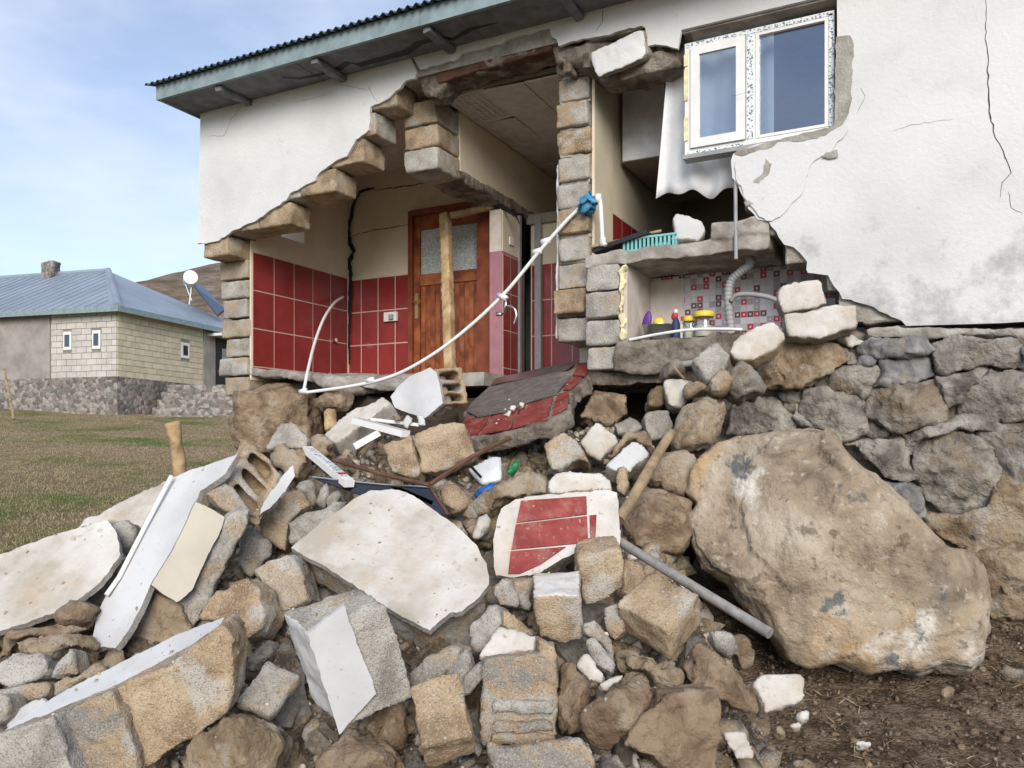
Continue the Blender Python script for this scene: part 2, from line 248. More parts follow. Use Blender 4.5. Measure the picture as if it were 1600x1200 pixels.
def ground_mat():                                 # short spring turf: green and dead-brown patches
    m, t, b = fancy('turf'); c = t.nodes.new('ShaderNodeTexCoord')
    def nz(s, d, r=0.6):
        n = t.nodes.new('ShaderNodeTexNoise'); n.inputs['Scale'].default_value = s; n.inputs['Detail'].default_value = d; n.inputs['Roughness'].default_value = r; t.links.new(c.outputs['Object'], n.inputs['Vector']); return n.outputs['Fac']
    r = t.nodes.new('ShaderNodeValToRGB'); e = r.color_ramp.elements; e[0].position = 0.30; e[0].color = (0.31, 0.245, 0.175, 1); e[1].position = 0.66; e[1].color = (0.10, 0.155, 0.045, 1)
    x = e.new(0.50); x.color = (0.27, 0.225, 0.14, 1)
    t.links.new(nz(0.42, 7, 0.62), r.inputs[0])
    r2 = t.nodes.new('ShaderNodeValToRGB'); e = r2.color_ramp.elements; e[0].position = 0.35; e[0].color = (0.55, 0.5, 0.45, 1); e[1].position = 0.7; e[1].color = (1.35, 1.3, 1.2, 1); t.links.new(nz(9, 8, 0.7), r2.inputs[0])
    mm = t.nodes.new('ShaderNodeMix'); mm.data_type = 'RGBA'; mm.blend_type = 'MULTIPLY'; mm.inputs['Factor'].default_value = 1; t.links.new(r.outputs[0], mm.inputs['A']); t.links.new(r2.outputs[0], mm.inputs['B'])
    t.links.new(mm.outputs['Result'], b.inputs['Base Color']); b.inputs['Roughness'].default_value = 1; b.inputs['Specular IOR Level'].default_value = 0.05
    bp = t.nodes.new('ShaderNodeBump'); bp.inputs['Strength'].default_value = 0.9; bp.inputs['Distance'].default_value = 0.05; t.links.new(nz(22, 8, 0.7), bp.inputs['Height']); t.links.new(bp.outputs[0], b.inputs['Normal'])
ground_mat()
material('grass_blade', [(0.35, (0.33, 0.26, 0.17)), (0.54, (0.28, 0.235, 0.13)), (0.78, (0.11, 0.18, 0.05))], scale=0.42, bump=0, rough=0.8, rnd=False)
material('hill_rock', [(0.3, (0.17, 0.125, 0.09)), (0.6, (0.27, 0.21, 0.155)), (0.8, (0.34, 0.28, 0.22))], scale=0.35, detail=12, bump=1, bscale=0.8, bdist=1.5, rough=1, spec=0.05, rnd=False)

# ---------------------------------------------------------------- building blocks of the script
def tag(o, label=None, cat=None, group=None, kind=None):
    for k, v in (('label', label), ('category', cat), ('group', group), ('kind', kind)):
        if v: o[k] = v
    return o
ROOT = {}
def thing(name, label, cat, base, group=None):
    o = bpy.data.objects.new(name, None); COL.objects.link(o); o.location = base; o.empty_display_size = 0.1; ROOT[o] = Vector(base)
    return tag(o, label, cat, group)
def mesh(name, V, F, mats, parent=None, smooth=False, base=None, recalc=True, idx=None):
    """one mesh object; V in place coordinates; base becomes its origin when it has no parent"""
    V = [Vector(v) for v in V]
    if parent is not None: off = ROOT[parent]
    else:
        off = Vector(base) if base is not None else Vector(((min(v.x for v in V) + max(v.x for v in V)) / 2, (min(v.y for v in V) + max(v.y for v in V)) / 2, min(v.z for v in V)))
    me = bpy.data.meshes.new(name); me.from_pydata([v - off for v in V], [], F)
    if isinstance(mats, str): mats = [mats]
    for m in mats: me.materials.append(MATS[m])
    if recalc:
        bm = bmesh.new(); bm.from_mesh(me); bmesh.ops.recalc_face_normals(bm, faces=bm.faces); bm.to_mesh(me); bm.free()
    if idx is not None: me.polygons.foreach_set('material_index', idx)
    if smooth: me.polygons.foreach_set('use_smooth', [True] * len(me.polygons))
    o = bpy.data.objects.new(name, me); COL.objects.link(o)
    if parent is None: o.location = off
    else: o.parent = parent
    ROOT[o] = off
    return o
BOXF = [(0, 1, 3, 2), (4, 6, 7, 5), (0, 4, 5, 1), (2, 3, 7, 6), (0, 2, 6, 4), (1, 5, 7, 3)]
def pbox(o, a, b, c):
    o, a, b, c = map(Vector, (o, a, b, c)); return [o + a * i + b * j + c * k for i in (0, 1) for j in (0, 1) for k in (0, 1)], BOXF
def bx(x0, x1, y0, y1, z0, z1): return pbox((x0, y0, z0), (x1 - x0, 0, 0), (0, y1 - y0, 0), (0, 0, z1 - z0))
def join(*parts):
    V, F = [], []
    for v, f in parts:
        n = len(V); V += list(v); F += [tuple(i + n for i in q) for q in f]
    return V, F
def extrude(pts, vec):
    """solid from a flat outline (3-D points) pushed along vec; concave outlines allowed"""
    n = len(pts); vec = Vector(vec); tri = tessellate_polygon([pts])
    return list(pts) + [p + vec for p in pts], [tuple(t) for t in tri] + [tuple(i + n for i in reversed(t)) for t in tri] + [(i, (i + 1) % n, (i + 1) % n + n, i + n) for i in range(n)]
def ragged(pts, amp, step, seed=0, closed=True):
    """break an outline up into short uneven steps"""
    rr = random.Random(seed); out = []
    n = len(pts)
    for i in range(n if closed else n - 1):
        a, b = pts[i], pts[(i + 1) % n]; L_ = (b - a).length; k = max(1, int(L_ / step)); out.append(a)
        for j in range(1, k):
            q = a.lerp(b, j / k + rr.uniform(-.25, .25) / k); out.append(q + Vector((rr.uniform(-amp, amp), 0, rr.uniform(-amp, amp))))
    if not closed: out.append(pts[-1])
    return out
def tube(pts, r, n=10, closed_ends=True, rr=None):
    pts = [Vector(p) for p in pts]; V, F = [], []; prev = None
    for i, p in enumerate(pts):
        t = (pts[min(i + 1, len(pts) - 1)] - pts[max(i - 1, 0)]).normalized()
        if prev is None: u = t.cross(Vector((0, 0, 1)) if abs(t.z) < .9 else Vector((1, 0, 0))).normalized()
        else: u = (prev - t * prev.dot(t)).normalized()
        prev = u; w = t.cross(u); q = rr[i] if rr else r
        V += [p + (u * math.cos(2 * math.pi * k / n) + w * math.sin(2 * math.pi * k / n)) * q for k in range(n)]
    for i in range(len(pts) - 1):
        for k in range(n): F.append((i * n + k, i * n + (k + 1) % n, (i + 1) * n + (k + 1) % n, (i + 1) * n + k))
    if closed_ends: F += [tuple(range(n - 1, -1, -1)), tuple(range((len(pts) - 1) * n, len(pts) * n))]
    return V, F
def spline(pts, k=8):
    pts = [Vector(p) for p in pts]; q = [pts[0] * 2 - pts[1]] + pts + [pts[-1] * 2 - pts[-2]]; out = []
    for i in range(1, len(q) - 2):
        for j in range(k):
            t = j / k; a, b, c, d = q[i - 1:i + 3]
            out.append(0.5 * ((2 * b) + (c - a) * t + (2 * a - 5 * b + 4 * c - d) * t * t + (3 * b - a - 3 * c + d) * t ** 3))
    return out + [pts[-1]]
def lathe(prof, n=20, at=(0, 0, 0)):
    V, F = [], []; at = Vector(at)
    for r, z in prof: V += [at + Vector((r * math.cos(2 * math.pi * k / n), r * math.sin(2 * math.pi * k / n), z)) for k in range(n)]
    for i in range(len(prof) - 1):
        for k in range(n): F.append((i * n + k, i * n + (k + 1) % n, (i + 1) * n + (k + 1) % n, (i + 1) * n + k))
    return V, F + [tuple(range(n - 1, -1, -1)), tuple(range((len(prof) - 1) * n, len(prof) * n))]

# broken, rough solids: voxel remeshed, then worn with noise (all evaluated together at the end)
PENDING = []
def rough(name, V, F, mats, parent=None, voxel=0.014, warp=0.012, wsc=9.0, amp=0.006, asc=22.0, big=0.0, bsc=4.0, faces=(), smooth=True, base=None, strata=None, facet=0.0, fsc=6.0, chip=0.7, iters=5):
    """faces: [(normal, material index, limit, depth point or None)] gives whole faces (a plaster skin) their own material"""
    o = mesh(name, V, F, mats, parent=parent, base=base)
    m = o.modifiers.new('remesh', 'REMESH'); m.mode = 'VOXEL'; m.voxel_size = voxel; m.adaptivity = 0
    PENDING.append((o, dict(warp=warp, wsc=wsc, amp=amp, asc=asc, big=big, bsc=bsc, faces=faces, smooth=smooth, seed=len(PENDING) * 3.71, strata=strata, facet=facet, fsc=fsc, chip=chip, iters=iters)))
    return o
def settle_rough():
    bpy.context.view_layer.update(); dg = bpy.context.evaluated_depsgraph_get(); done = []
    for o, k in PENDING: done.append(bpy.data.meshes.new_from_object(o.evaluated_get(dg)))
    for (o, k), me in zip(PENDING, done):
        n = len(me.vertices)
        if n < 8: print('REMESH FAILED', o.name, n); o.modifiers.clear(); continue
        v = np.empty(n * 3); me.vertices.foreach_get('co', v); v = v.reshape(-1, 3)
        nr = np.empty(n * 3); me.vertices.foreach_get('normal', nr); nr = nr.reshape(-1, 3)
        q = v + np.array([k['seed'], k['seed'] * .37, -k['seed'] * .71])
        if k['faces']:
            pn = np.empty(len(me.polygons) * 3); me.polygons.foreach_get('normal', pn); pn = pn.reshape(-1, 3)
            pc = np.empty(len(me.polygons) * 3); me.polygons.foreach_get('center', pc); pc = pc.reshape(-1, 3)
            mi = np.zeros(len(me.polygons), dtype=np.int32)
            for (fn, mat_i, lim, pt, dist) in k['faces']:
                fn = np.array(Vector(fn).normalized()); ok = pn @ fn > lim
                if pt is not None: ok &= np.abs((pc - np.array(Vector(pt) - ROOT[o])) @ fn) < dist
                mi[ok] = mat_i
            me.polygons.foreach_set('material_index', mi)
        if k['chip']:                              # corners and arrises knocked off here and there
            ed = np.empty(len(me.edges) * 2, dtype=np.int32); me.edges.foreach_get('vertices', ed); ed = ed.reshape(-1, 2)
            cnt = np.bincount(ed.ravel(), minlength=n)[:, None].clip(1); w = v
            for it in range(k['iters']):
                acc = np.zeros((n, 3))
                for ax_ in range(3): acc[:, ax_] = np.bincount(ed[:, 0], w[ed[:, 1], ax_], n) + np.bincount(ed[:, 1], w[ed[:, 0], ax_], n)
                w = acc / cnt
            mk = np.clip((fbm(q * 10 + 5, 3) + .05) / .25, 0, 1)[:, None] * k['chip']; v = v + (w - v) * mk
        d = np.zeros((n, 3))
        if k['facet']: d += nr * (k['facet'] * cell_tilt(q * k['fsc']) + .4 * k['facet'] * cell_tilt(q * k['fsc'] * 2.7 + 9))[:, None]
        if k['warp']: d += k['warp'] * np.stack([fbm(q * k['wsc'] + s, 2) for s in (0, 31.7, 77.1)], 1)
        a = k['amp'] * fbm(q * k['asc'], 3)
        if k['big']: a = a + k['big'] * (fbm(q * k['bsc'], 3) - 0.25 * np.abs(vnoise(q * k['bsc'] * 1.7)))
        if k['strata']: sa, ssc, sdir_ = k['strata']; a = a + sa * np.abs(vnoise(np.stack([q @ np.array(sdir_) * ssc, q[:, 0] * 1.5, q[:, 1] * 1.5], 1)))
        v = v + d + nr * a[:, None]
        me.vertices.foreach_set('co', v.ravel())
        if k['smooth']: me.polygons.foreach_set('use_smooth', np.ones(len(me.polygons), dtype=bool))
        me.update(); o.modifiers.clear(); o.data = me
def hew(V, F, out, cuts, seed, lo=.55, hi=.9, deep=(.70, .92)):
    """strike flat faces off a lump: planes whose outward direction leans towards out"""
    rr = random.Random(seed); out = Vector(out).normalized(); bm = bmesh.new(); vs = [bm.verts.new(v) for v in V]
    for f in F: bm.faces.new([vs[i] for i in f])
    bmesh.ops.recalc_face_normals(bm, faces=bm.faces); m = sum((Vector(v) for v in V), Vector()) / len(V); u = out.orthogonal().normalized(); w = out.cross(u); a0 = rr.uniform(0, 6.28)
    for k in range(cuts):
        c = rr.uniform(lo, hi); s_ = math.sqrt(1 - c * c); a = a0 + k * 6.28 / cuts + rr.uniform(-.5, .5); n = (out * c + (u * math.cos(a) + w * math.sin(a)) * s_).normalized()
        ext = max((v.co - m).dot(n) for v in bm.verts)
        bmesh.ops.bisect_plane(bm, geom=bm.verts[:] + bm.edges[:] + bm.faces[:], dist=1e-5, plane_co=m + n * ext * rr.uniform(*deep), plane_no=n, clear_outer=True)
        be = [e for e in bm.edges if e.is_boundary]
        if be: bmesh.ops.holes_fill(bm, edges=be, sides=0)
    bm.verts.index_update(); o = ([v.co.copy() for v in bm.verts], [tuple(v.index for v in f.verts) for f in bm.faces]); bm.free(); return o
def quadgrid(name, V, nx, ny, mats, parent=None, smooth=True, base=None):
    F = [(j * nx + i, j * nx + i + 1, (j + 1) * nx + i + 1, (j + 1) * nx + i) for j in range(ny - 1) for i in range(nx - 1)]
    return mesh(name, V, F, mats, parent, smooth, base, recalc=False)

# ================================================================ the ground
def sst(a, b, x): t = np.clip((x - a) / (b - a), 0, 1); return t * t * (3 - 2 * t)
def terrain_z(x, y):
    r, d = rd(np.asarray(x, float), np.asarray(y, float))
    z = 0.08 * np.maximum(d, -8) + 0.03 * np.maximum(0, -r)
    z = z + 0.17 * sst(-1.2, 0.0, np.asarray(y, float)) * sst(-2.5, -1.0, x) * (1 - sst(3, 6, d - 4.0))
    z = z + sst(42, 125, d) * 17.3 * (0.12 + 0.88 * sst(-72, -40, r)) * (1 - 0.25 * sst(20, 90, r))
    q = np.stack([np.ravel(x), np.ravel(y), np.zeros(np.size(x))], 1).astype(float)
    n = (0.05 * fbm(q * 0.45, 3) + 0.018 * fbm(q * 2.3, 3)).reshape(np.shape(z))
    far = (1.6 * fbm(q * 0.05, 4)).reshape(np.shape(z))
    return z + n + far * sst(45, 90, d)
g = np.sinh(np.linspace(-1, 1, 241) * 5.0) / math.sinh(5.0)
gx, gy = np.meshgrid(-4 + g * 260, 0 + g * 260); gz = terrain_z(gx, gy)
V = np.stack([gx, gy, gz], 2).reshape(-1, 3)
me = bpy.data.meshes.new('ground'); F = [(j * 241 + i, j * 241 + i + 1, (j + 1) * 241 + i + 1, (j + 1) * 241 + i) for j in range(240) for i in range(240)]
me.from_pydata(V.tolist(), [], F); me.polygons.foreach_set('use_smooth', [True] * len(F))
me.materials.append(MATS['turf']); me.materials.append(MATS['soil']); me.materials.append(MATS['hill_rock'])
cxy = V[np.array(F)].mean(1); rr_, dd_ = rd(cxy[:, 0], cxy[:, 1])
mi = np.zeros(len(F), dtype=np.int32); mi[(rr_ > 0.2 + 0.25 * vnoise(cxy * 2)) & (cxy[:, 1] < 1.0) & (cxy[:, 1] > -8)] = 1; mi[(cxy[:, 1] > -1) & (cxy[:, 1] < 6) & (cxy[:, 0] > -6.2)] = 1; mi[dd_ > 44] = 2
me.polygons.foreach_set('material_index', mi)
ground = bpy.data.objects.new('ground', me); COL.objects.link(ground); tag(ground, 'grassy slope rising behind the rubble to the neighbouring house', 'ground', kind='structure')

# ================================================================ the damaged house
house = thing('damaged_house', 'white plastered village house with a collapsed corner showing red tiled rooms', 'house', (-2.5, 1.0, 0.55))
YF, TH = 0.0, 0.33
def fy(lst, y=YF): return [on_y(a, b, y) for a, b in lst]
XL, XR, ZS = -6.2, 1.6, 4.76
left_break = [(308, 381), (326, 379), (342, 376), (362, 361), (401, 344), (418, 331), (447, 313), (453, 302), (493, 282), (499, 270), (522, 253), (542, 244), (556, 218), (576, 203), (579, 167), (605, 155), (625, 138), (634, 126), (648, 123)]
lintel_break = [(657, 108), (690, 99), (715, 92), (721, 83), (784, 69), (790, 62), (859, 43), (862, 57), (870, 62), (873, 72), (910, 60), (945, 55), (1002, 40), (1008, 43), (1011, 72), (1031, 70), (1059, 76)]
right_break = [(1146, 240), (1142, 251), (1144, 277), (1157, 300), (1169, 326), (1184, 343), (1202, 347), (1217, 371), (1225, 382), (1240, 386), (1261, 409), (1262, 426), (1294, 430), (1303, 447), (1316, 467), (1366, 480), (1400, 497), (1416, 509)]
rag = lambda l, s: ragged(fy(l), 0.008, 0.035, s, closed=False)
WX0, WX1, WZ0, WZ1 = -1.50, -0.525, 3.60, 4.38                        # the window opening
crack_l = fy([(651, 112), (646, 100), (640, 86)]); crack_r = fy([(643, 86), (650, 98), (655, 107)])
Vc = lambda x, z, y=0.0: Vector((x, y, z))
rb = rag(right_break, 3); zb = 2.305
outline = [Vc(XL, ZS), Vc(XL - 0.02, 4.0)] + rag(left_break, 1) + crack_l + crack_r + rag(lintel_break, 2) + [Vc(WX0 - 0.01, 4.46), Vc(WX1 + 0.02, 4.46), Vc(WX1 + 0.025, WZ0 + 0.02), Vc(-0.7, WZ0 - 0.03), Vc(-1.0, WZ0 - 0.02)] + rb + [Vc(-0.2, zb + .01), Vc(0.4, zb - .01), Vc(XR, zb), Vc(XR, ZS)]
facade = mesh('facade_wall', *extrude(outline, (0, 0.028, 0)), 'plaster', house)
facade['label'] = 'white plaster skin with a stepped broken edge and cracks'
def add_splash(mat_name, zlo, zhi):
    t = MATS[mat_name].node_tree; b = t.nodes['Principled BSDF']; src = b.inputs['Base Color'].links[0].from_socket
    c = t.nodes.new('ShaderNodeTexCoord'); s = t.nodes.new('ShaderNodeSeparateXYZ'); t.links.new(c.outputs['Object'], s.inputs[0])
    g_ = t.nodes.new('ShaderNodeMapRange'); g_.inputs['From Min'].default_value = zhi; g_.inputs['From Max'].default_value = zlo; t.links.new(s.outputs[2], g_.inputs['Value'])
    n = t.nodes.new('ShaderNodeTexNoise'); n.inputs['Scale'].default_value = 3.1; n.inputs['Detail'].default_value = 12; n.inputs['Roughness'].default_value = 0.72; t.links.new(c.outputs['Object'], n.inputs['Vector'])
    a = t.nodes.new('ShaderNodeMath'); a.operation = 'MULTIPLY_ADD'; t.links.new(g_.outputs[0], a.inputs[0]); a.inputs[1].default_value = 0.24; t.links.new(n.outputs['Fac'], a.inputs[2])
    r = t.nodes.new('ShaderNodeMapRange'); r.inputs['From Min'].default_value = 0.62; r.inputs['From Max'].default_value = 0.78; r.inputs['To Max'].default_value = 0.72; t.links.new(a.outputs[0], r.inputs['Value'])
    m = t.nodes.new('ShaderNodeMix'); m.data_type = 'RGBA'; t.links.new(r.outputs[0], m.inputs['Factor']); t.links.new(src, m.inputs['A']); m.inputs['B'].default_value = (0.30, 0.295, 0.28, 1); t.links.new(m.outputs['Result'], b.inputs['Base Color'])
add_splash('plaster', zb - 0.55, zb + 0.25)
# loose, flaked plaster below the window
mesh('cement_patch', *extrude(ragged(fy([(1306, 58), (1328, 55), (1334, 70), (1331, 120), (1330, 160), (1322, 186), (1296, 214), (1262, 218), (1230, 222), (1205, 230), (1160, 244), (1148, 241), (1150, 236), (1230, 214), (1303, 197)], -0.004), .006, .03, 5), (0, 0.003, 0)), 'mortar', facade)
mesh('flaked_plaster', *extrude(ragged(fy([(1150, 250), (1178, 238), (1205, 232), (1216, 222), (1240, 222), (1262, 226), (1290, 212), (1316, 196), (1326, 184), (1322, 208), (1300, 236), (1268, 256), (1256, 296), (1226, 332), (1206, 345), (1186, 338), (1166, 312), (1150, 280)], -0.012), .009, .03, 6), (0, 0.011, 0)), 'plaster', facade)
for q in ([(1290, 238), (1308, 234), (1310, 244), (1296, 248), (1284, 246)], [(1196, 248), (1206, 256), (1202, 270), (1186, 286), (1176, 284), (1192, 270)], [(1162, 316), (1170, 312), (1178, 318), (1166, 322)]): mesh('plaster_loss', *extrude(ragged(fy(q, -0.0145), .005, .015, 8), (0, 0.0015, 0)), 'mortar', facade)
def ribbon(name, pts, w, parent, y=-0.0015, mat='black', taper=True, seed=0):
    p = ragged(fy(pts, y), 0.006, 0.03, seed, closed=False); n = len(p); V = []
    for i, q in enumerate(p):
        t = (p[min(i + 1, n - 1)] - p[max(i - 1, 0)]).normalized(); s = Vector((-t.z, 0, t.x)) * (w * (0.35 + 0.65 * math.sin(math.pi * (i + .6) / (n + .2)) if taper else 1) * random.uniform(.6, 1.2) / 2)
        V += [q - s, q + s]
    return mesh(name, V, [(2 * i, 2 * i + 1, 2 * i + 3, 2 * i + 2) for i in range(n - 1)], mat, parent, recalc=False)
for i, (pts, w) in enumerate([
    ([(1540, 0), (1541, 30), (1539, 60), (1544, 100), (1543, 130), (1546, 165), (1552, 205), (1562, 225), (1570, 245), (1580, 270), (1566, 285), (1563, 308)], 0.0075),
    ([(1575, 300), (1580, 325), (1598, 333)], 0.003), ([(930, 0), (943, 10), (941, 35), (930, 50)], 0.0045), ([(912, 10), (915, 25)], 0.003), ([(945, 10), (970, 5), (980, 0)], 0.003),
    ([(325, 213), (350, 212), (362, 185), (378, 165), (375, 150)], 0.0035), ([(520, 130), (575, 141), (580, 130)], 0.003), ([(575, 135), (590, 160)], 0.003), ([(460, 160), (515, 147)], 0.002),
    ([(1142, 150), (1180, 142)], 0.002), ([(440, 120), (470, 122), (530, 108), (545, 96), (590, 96), (635, 84), (680, 61), (730, 41), (770, 36)], 0.020), ([(375, 142), (440, 120)], 0.006), ([(780, 28), (807, 22), (806, 40)], 0.003), ([(1395, 205), (1420, 196), (1490, 186)], 0.0018), ([(1345, 138), (1352, 150), (1340, 175)], 0.002)]):
    ribbon('crack', pts, w, facade, seed=i)
# courses of hollow block behind the broken plaster
def block(name, x0, x1, y0, y1, z0, z1, parent, mat=None, jit=0.012, vox=0.014):
    j = lambda: random.uniform(-jit, jit)
    return rough(name, *bx(x0 + j(), x1 + j(), y0 + j() * .6, y1 + j(), z0 + .006, z1 - .006 + j() * .3), mat or random.choice(['block_grey', 'block_mixed', 'block_tan']), parent, voxel=vox, warp=0.007, wsc=10, amp=0.004)
courses = [(3.36, 3.56, -5.86, 'block_tan'), (3.56, 3.78, -5.09, 'block_tan'), (3.78, 3.99, -4.58, 'block_tan'), (3.99, 4.20, -4.27, 'block_tan'), (4.20, 4.41, -4.14, 'block_mixed'), (4.41, 4.64, -3.93, 'block_tan')]
core = []
for k, (z0, z1, xe, m_) in enumerate(courses):
    x1 = xe
    for n in range(3):
        x0 = max(x1 - 0.39, XL + 0.02)
        if x1 - x0 < 0.1: break
        block('block', x0, x1 - .006, 0.03, TH, z0, z1, facade, m_ if n == 0 else 'block_mixed'); x1 = x0
    if x1 > XL + 0.1: core.append(bx(XL + .02, x1 - .01, 0.03, TH - .01, z0 + .003, z1 - .003))
core.append(bx(XL + .02, -3.9, 0.03, TH - .01, 4.65, ZS))
core.append(bx(-3.9, XR, 0.03, TH - .01, 4.60, ZS)); core.append(bx(-2.2, WX0 - .3, 0.03, TH - .01, 4.55, 4.60))
core.append(bx(WX1 + .03, XR, 0.03, TH - .01, 2.36, 4.60)); core.append(bx(WX0 - .02, WX1 + .03, 0.035, TH - .01, 4.465, 4.60)); core.append(bx(-0.72, WX1 + .03, 0.03, TH - .01, 2.8, WZ0 - .03))
mesh('wall_core', *join(*core), 'mortar', facade)
# right-hand broken courses
for z0, z1, x0 in [(3.36, 3.56, -1.17), (3.16, 3.36, -1.09), (2.96, 3.16, -0.93), (2.76, 2.96, -0.82), (2.56, 2.76, -0.57), (2.34, 2.56, -0.36)]:
    xx = x0
    while xx < 0.0:
        block('block', xx, xx + 0.38, 0.03, TH, z0, z1, facade, 'block_grey'); xx += 0.39
mesh('reveal', *bx(WX0 - .01, WX1 + .02, 0.03, 0.31, 4.445, 4.462), 'concrete', facade)
# broken lintel: dark ribbed soffit and the split beam
rough('lintel', *extrude(fy([(652, 122), (690, 112), (780, 84), (862, 62), (870, 68), (940, 66), (1005, 62), (1010, 80), (1062, 78), (1062, 100), (1040, 108), (1000, 118), (940, 128), (930, 118), (905, 100), (868, 100), (862, 78), (780, 102), (700, 124), (680, 150), (662, 150)], 0.05), (0, 0.26, 0)), 'concrete_dirty', facade, voxel=0.018, warp=0.03, amp=0.012)
for i in range(7):
    x = -2.42 + i * 0.15
    rough('lintel_rib', *bx(x, x + .06, 0.04, 0.34, 4.36 + .012 * i, 4.50), 'concrete_dirty', facade, voxel=0.016, warp=0.02, amp=0.008)
def beam(name, a, b, w, h, mat, parent=None, up=None, **k):
    a, b = Vector(a), Vector(b); t = (b - a); u = t.normalized().cross(up or Vector((0, 0, 1))).normalized(); v = u.cross(t.normalized())
    return pbox(a - u * w / 2 - v * h / 2, t, u * w, v * h)
rough('split_beam', *beam('', on_y(688, 127, 0.10), on_y(868, 74, 0.10), 0.12, 0.085, None), 'timber_dark', facade, voxel=0.012, warp=0.012, amp=0.006)
rough('hanging_chunk', *extrude([on_y(a, b, c) for a, b, c in [(921, 84, -.03), (948, 70, -.04), (985, 52, -.05), (1003, 45, -.05), (1007, 66, -.06), (1010, 82, -.06), (1003, 93, -.06), (965, 108, -.05), (934, 121, -.04), (926, 104, -.03)]], (0.02, 0.20, 0.05)), ['block_grey', 'plaster'], facade, voxel=0.011, warp=0.008, amp=0.003, faces=[((0, -1, 0), 1, .6, None, 0)])

# side wall with red tiles and a little window
sidew = mesh('side_wall', *join(bx(-6.2, -5.84, 0.66, 1.9, 2.05, 3.69), bx(-6.2, -5.84, 1.05, 1.9, 3.69, 4.35), bx(-6.2, -5.84, 0.34, 1.9, 4.35, ZS), bx(-6.2, -5.84, 0.36, 0.66, 3.56, 3.69)), 'cream', house)
for k in range(8):
    z = 2.05 + k * 0.19; block('block', -6.2 + random.uniform(-.02, .02), -5.86, 0.28 + random.uniform(-.03, .03), 0.66, z, z + 0.19, sidew, 'block_grey' if k % 3 else 'block_mixed', jit=0.014)
plast = mesh('plaster_edge', *bx(-5.862, -5.842, 0.30, 0.66, 2.2, 3.56), 'cream', sidew)
TZ = 3.45
def tile_panel(parent, origin, ux, n, cols, rows, tw, th, z_top, z_bot, mat='tile_red'):
    """grid of wall tiles hanging from z_top; ux along the wall, n out of it"""
    ux, n = Vector(ux), Vector(n); o = Vector(origin); cache = {}
    mesh('grout', *pbox(o + n * 0.001 + Vector((0, 0, z_bot - o.z)), ux * (tw * cols), n * 0.006, (0, 0, z_top - z_bot)), 'grout', parent)
    for c in range(cols):
        for r_ in range(rows):
            z1 = z_top - r_ * th - 0.006; z0 = max(z1 - th + 0.012, z_bot + 0.002)
            if z1 - z0 < 0.02: continue
            key = round(z1 - z0, 4)
            p = o + ux * (c * tw + 0.006)
            if key not in cache:
                ob = mesh('tile', *pbox(Vector((0, 0, 0)) + ROOT[parent], ux * (tw - 0.012), n * 0.0095, (0, 0, z1 - z0)), mat, parent); cache[key] = ob
                ob.location = Vector((p.x, p.y, z0)) - ROOT[parent]
            else:
                ob = cache[key].copy(); COL.objects.link(ob); ob.location = Vector((p.x, p.y, z0)) - ROOT[parent]
tile_panel(sidew, (-5.84, 0.31, TZ), (0, 1, 0), (1, 0, 0), 5, 4, 0.288, 0.372, TZ, 2.27)
# rear wall of the wash room, with the door
rear = mesh('rear_wall', *join(bx(-5.9, -4.97, 1.80, 2.0, 2.1, ZS), bx(-4.97, -3.86, 1.80, 2.0, 4.05, ZS)), 'cream', house)
tile_panel(rear, (-5.90, 1.80, TZ), (1, 0, 0), (0, -1, 0), 4, 4, 0.2325, 0.372, 3.43, 2.2)
def wall_crack(pts, w, y, seed): return ribbon('crack', pts, w, rear, y=y, seed=seed)
wall_crack([(585, 293), (562, 300), (553, 318), (546, 350), (546, 378), (553, 392), (545, 410), (548, 428), (547, 460), (546, 500), (545, 530), (546, 568)], 0.060, 1.770, 40)
wall_crack([(552, 368), (580, 360), (615, 355), (650, 349)], 0.010, 1.796, 41); wall_crack([(585, 297), (640, 290), (690, 281)], 0.012, 1.796, 42)
door = mesh('door', *bx(-4.93, -4.86, 1.76, 1.83, 2.12, 4.03), 'door_wood', house)     # left stile carries the rest
dx0, dx1 = -4.93, -4.06
mesh('stile', *bx(-4.13, dx1, 1.76, 1.83, 2.12, 4.03), 'door_wood', door)
for z0, z1 in ((3.88, 4.03), (3.28, 3.40), (2.12, 2.25)): mesh('rail', *bx(-4.855, -4.135, 1.762, 1.828, z0, z1), 'door_wood', door)
for i in range(12):
    w = 0.72 / 12; x = -4.855 + i * w; mesh('panel_board', *bx(x + .002, x + w - .002, 1.78 + (i % 2) * .003, 1.81, 2.25, 3.28), 'door_wood', door)
mesh('pane', *bx(-4.855, -4.135, 1.785, 1.80, 3.40, 3.88), 'frosted_glass', door)
mesh('lock_plate', *bx(-4.915, -4.875, 1.750, 1.76, 2.93, 3.20), 'brass', door)
mesh('handle', *join(tube([(-4.895, 1.75, 3.10), (-4.895, 1.70, 3.10)], 0.009), tube([(-4.895, 1.70, 3.10), (-4.80, 1.695, 3.10)], 0.009)), 'brass', door)
dfr = mesh('door_frame', *join(bx(-4.985, -4.932, 1.72, 1.84, 2.1, 4.09), bx(-4.058, -3.835, 1.60, 1.84, 2.1, 4.09), bx(-4.932, -4.058, 1.70, 1.84, 4.032, 4.09)), 'door_frame_wood', house)
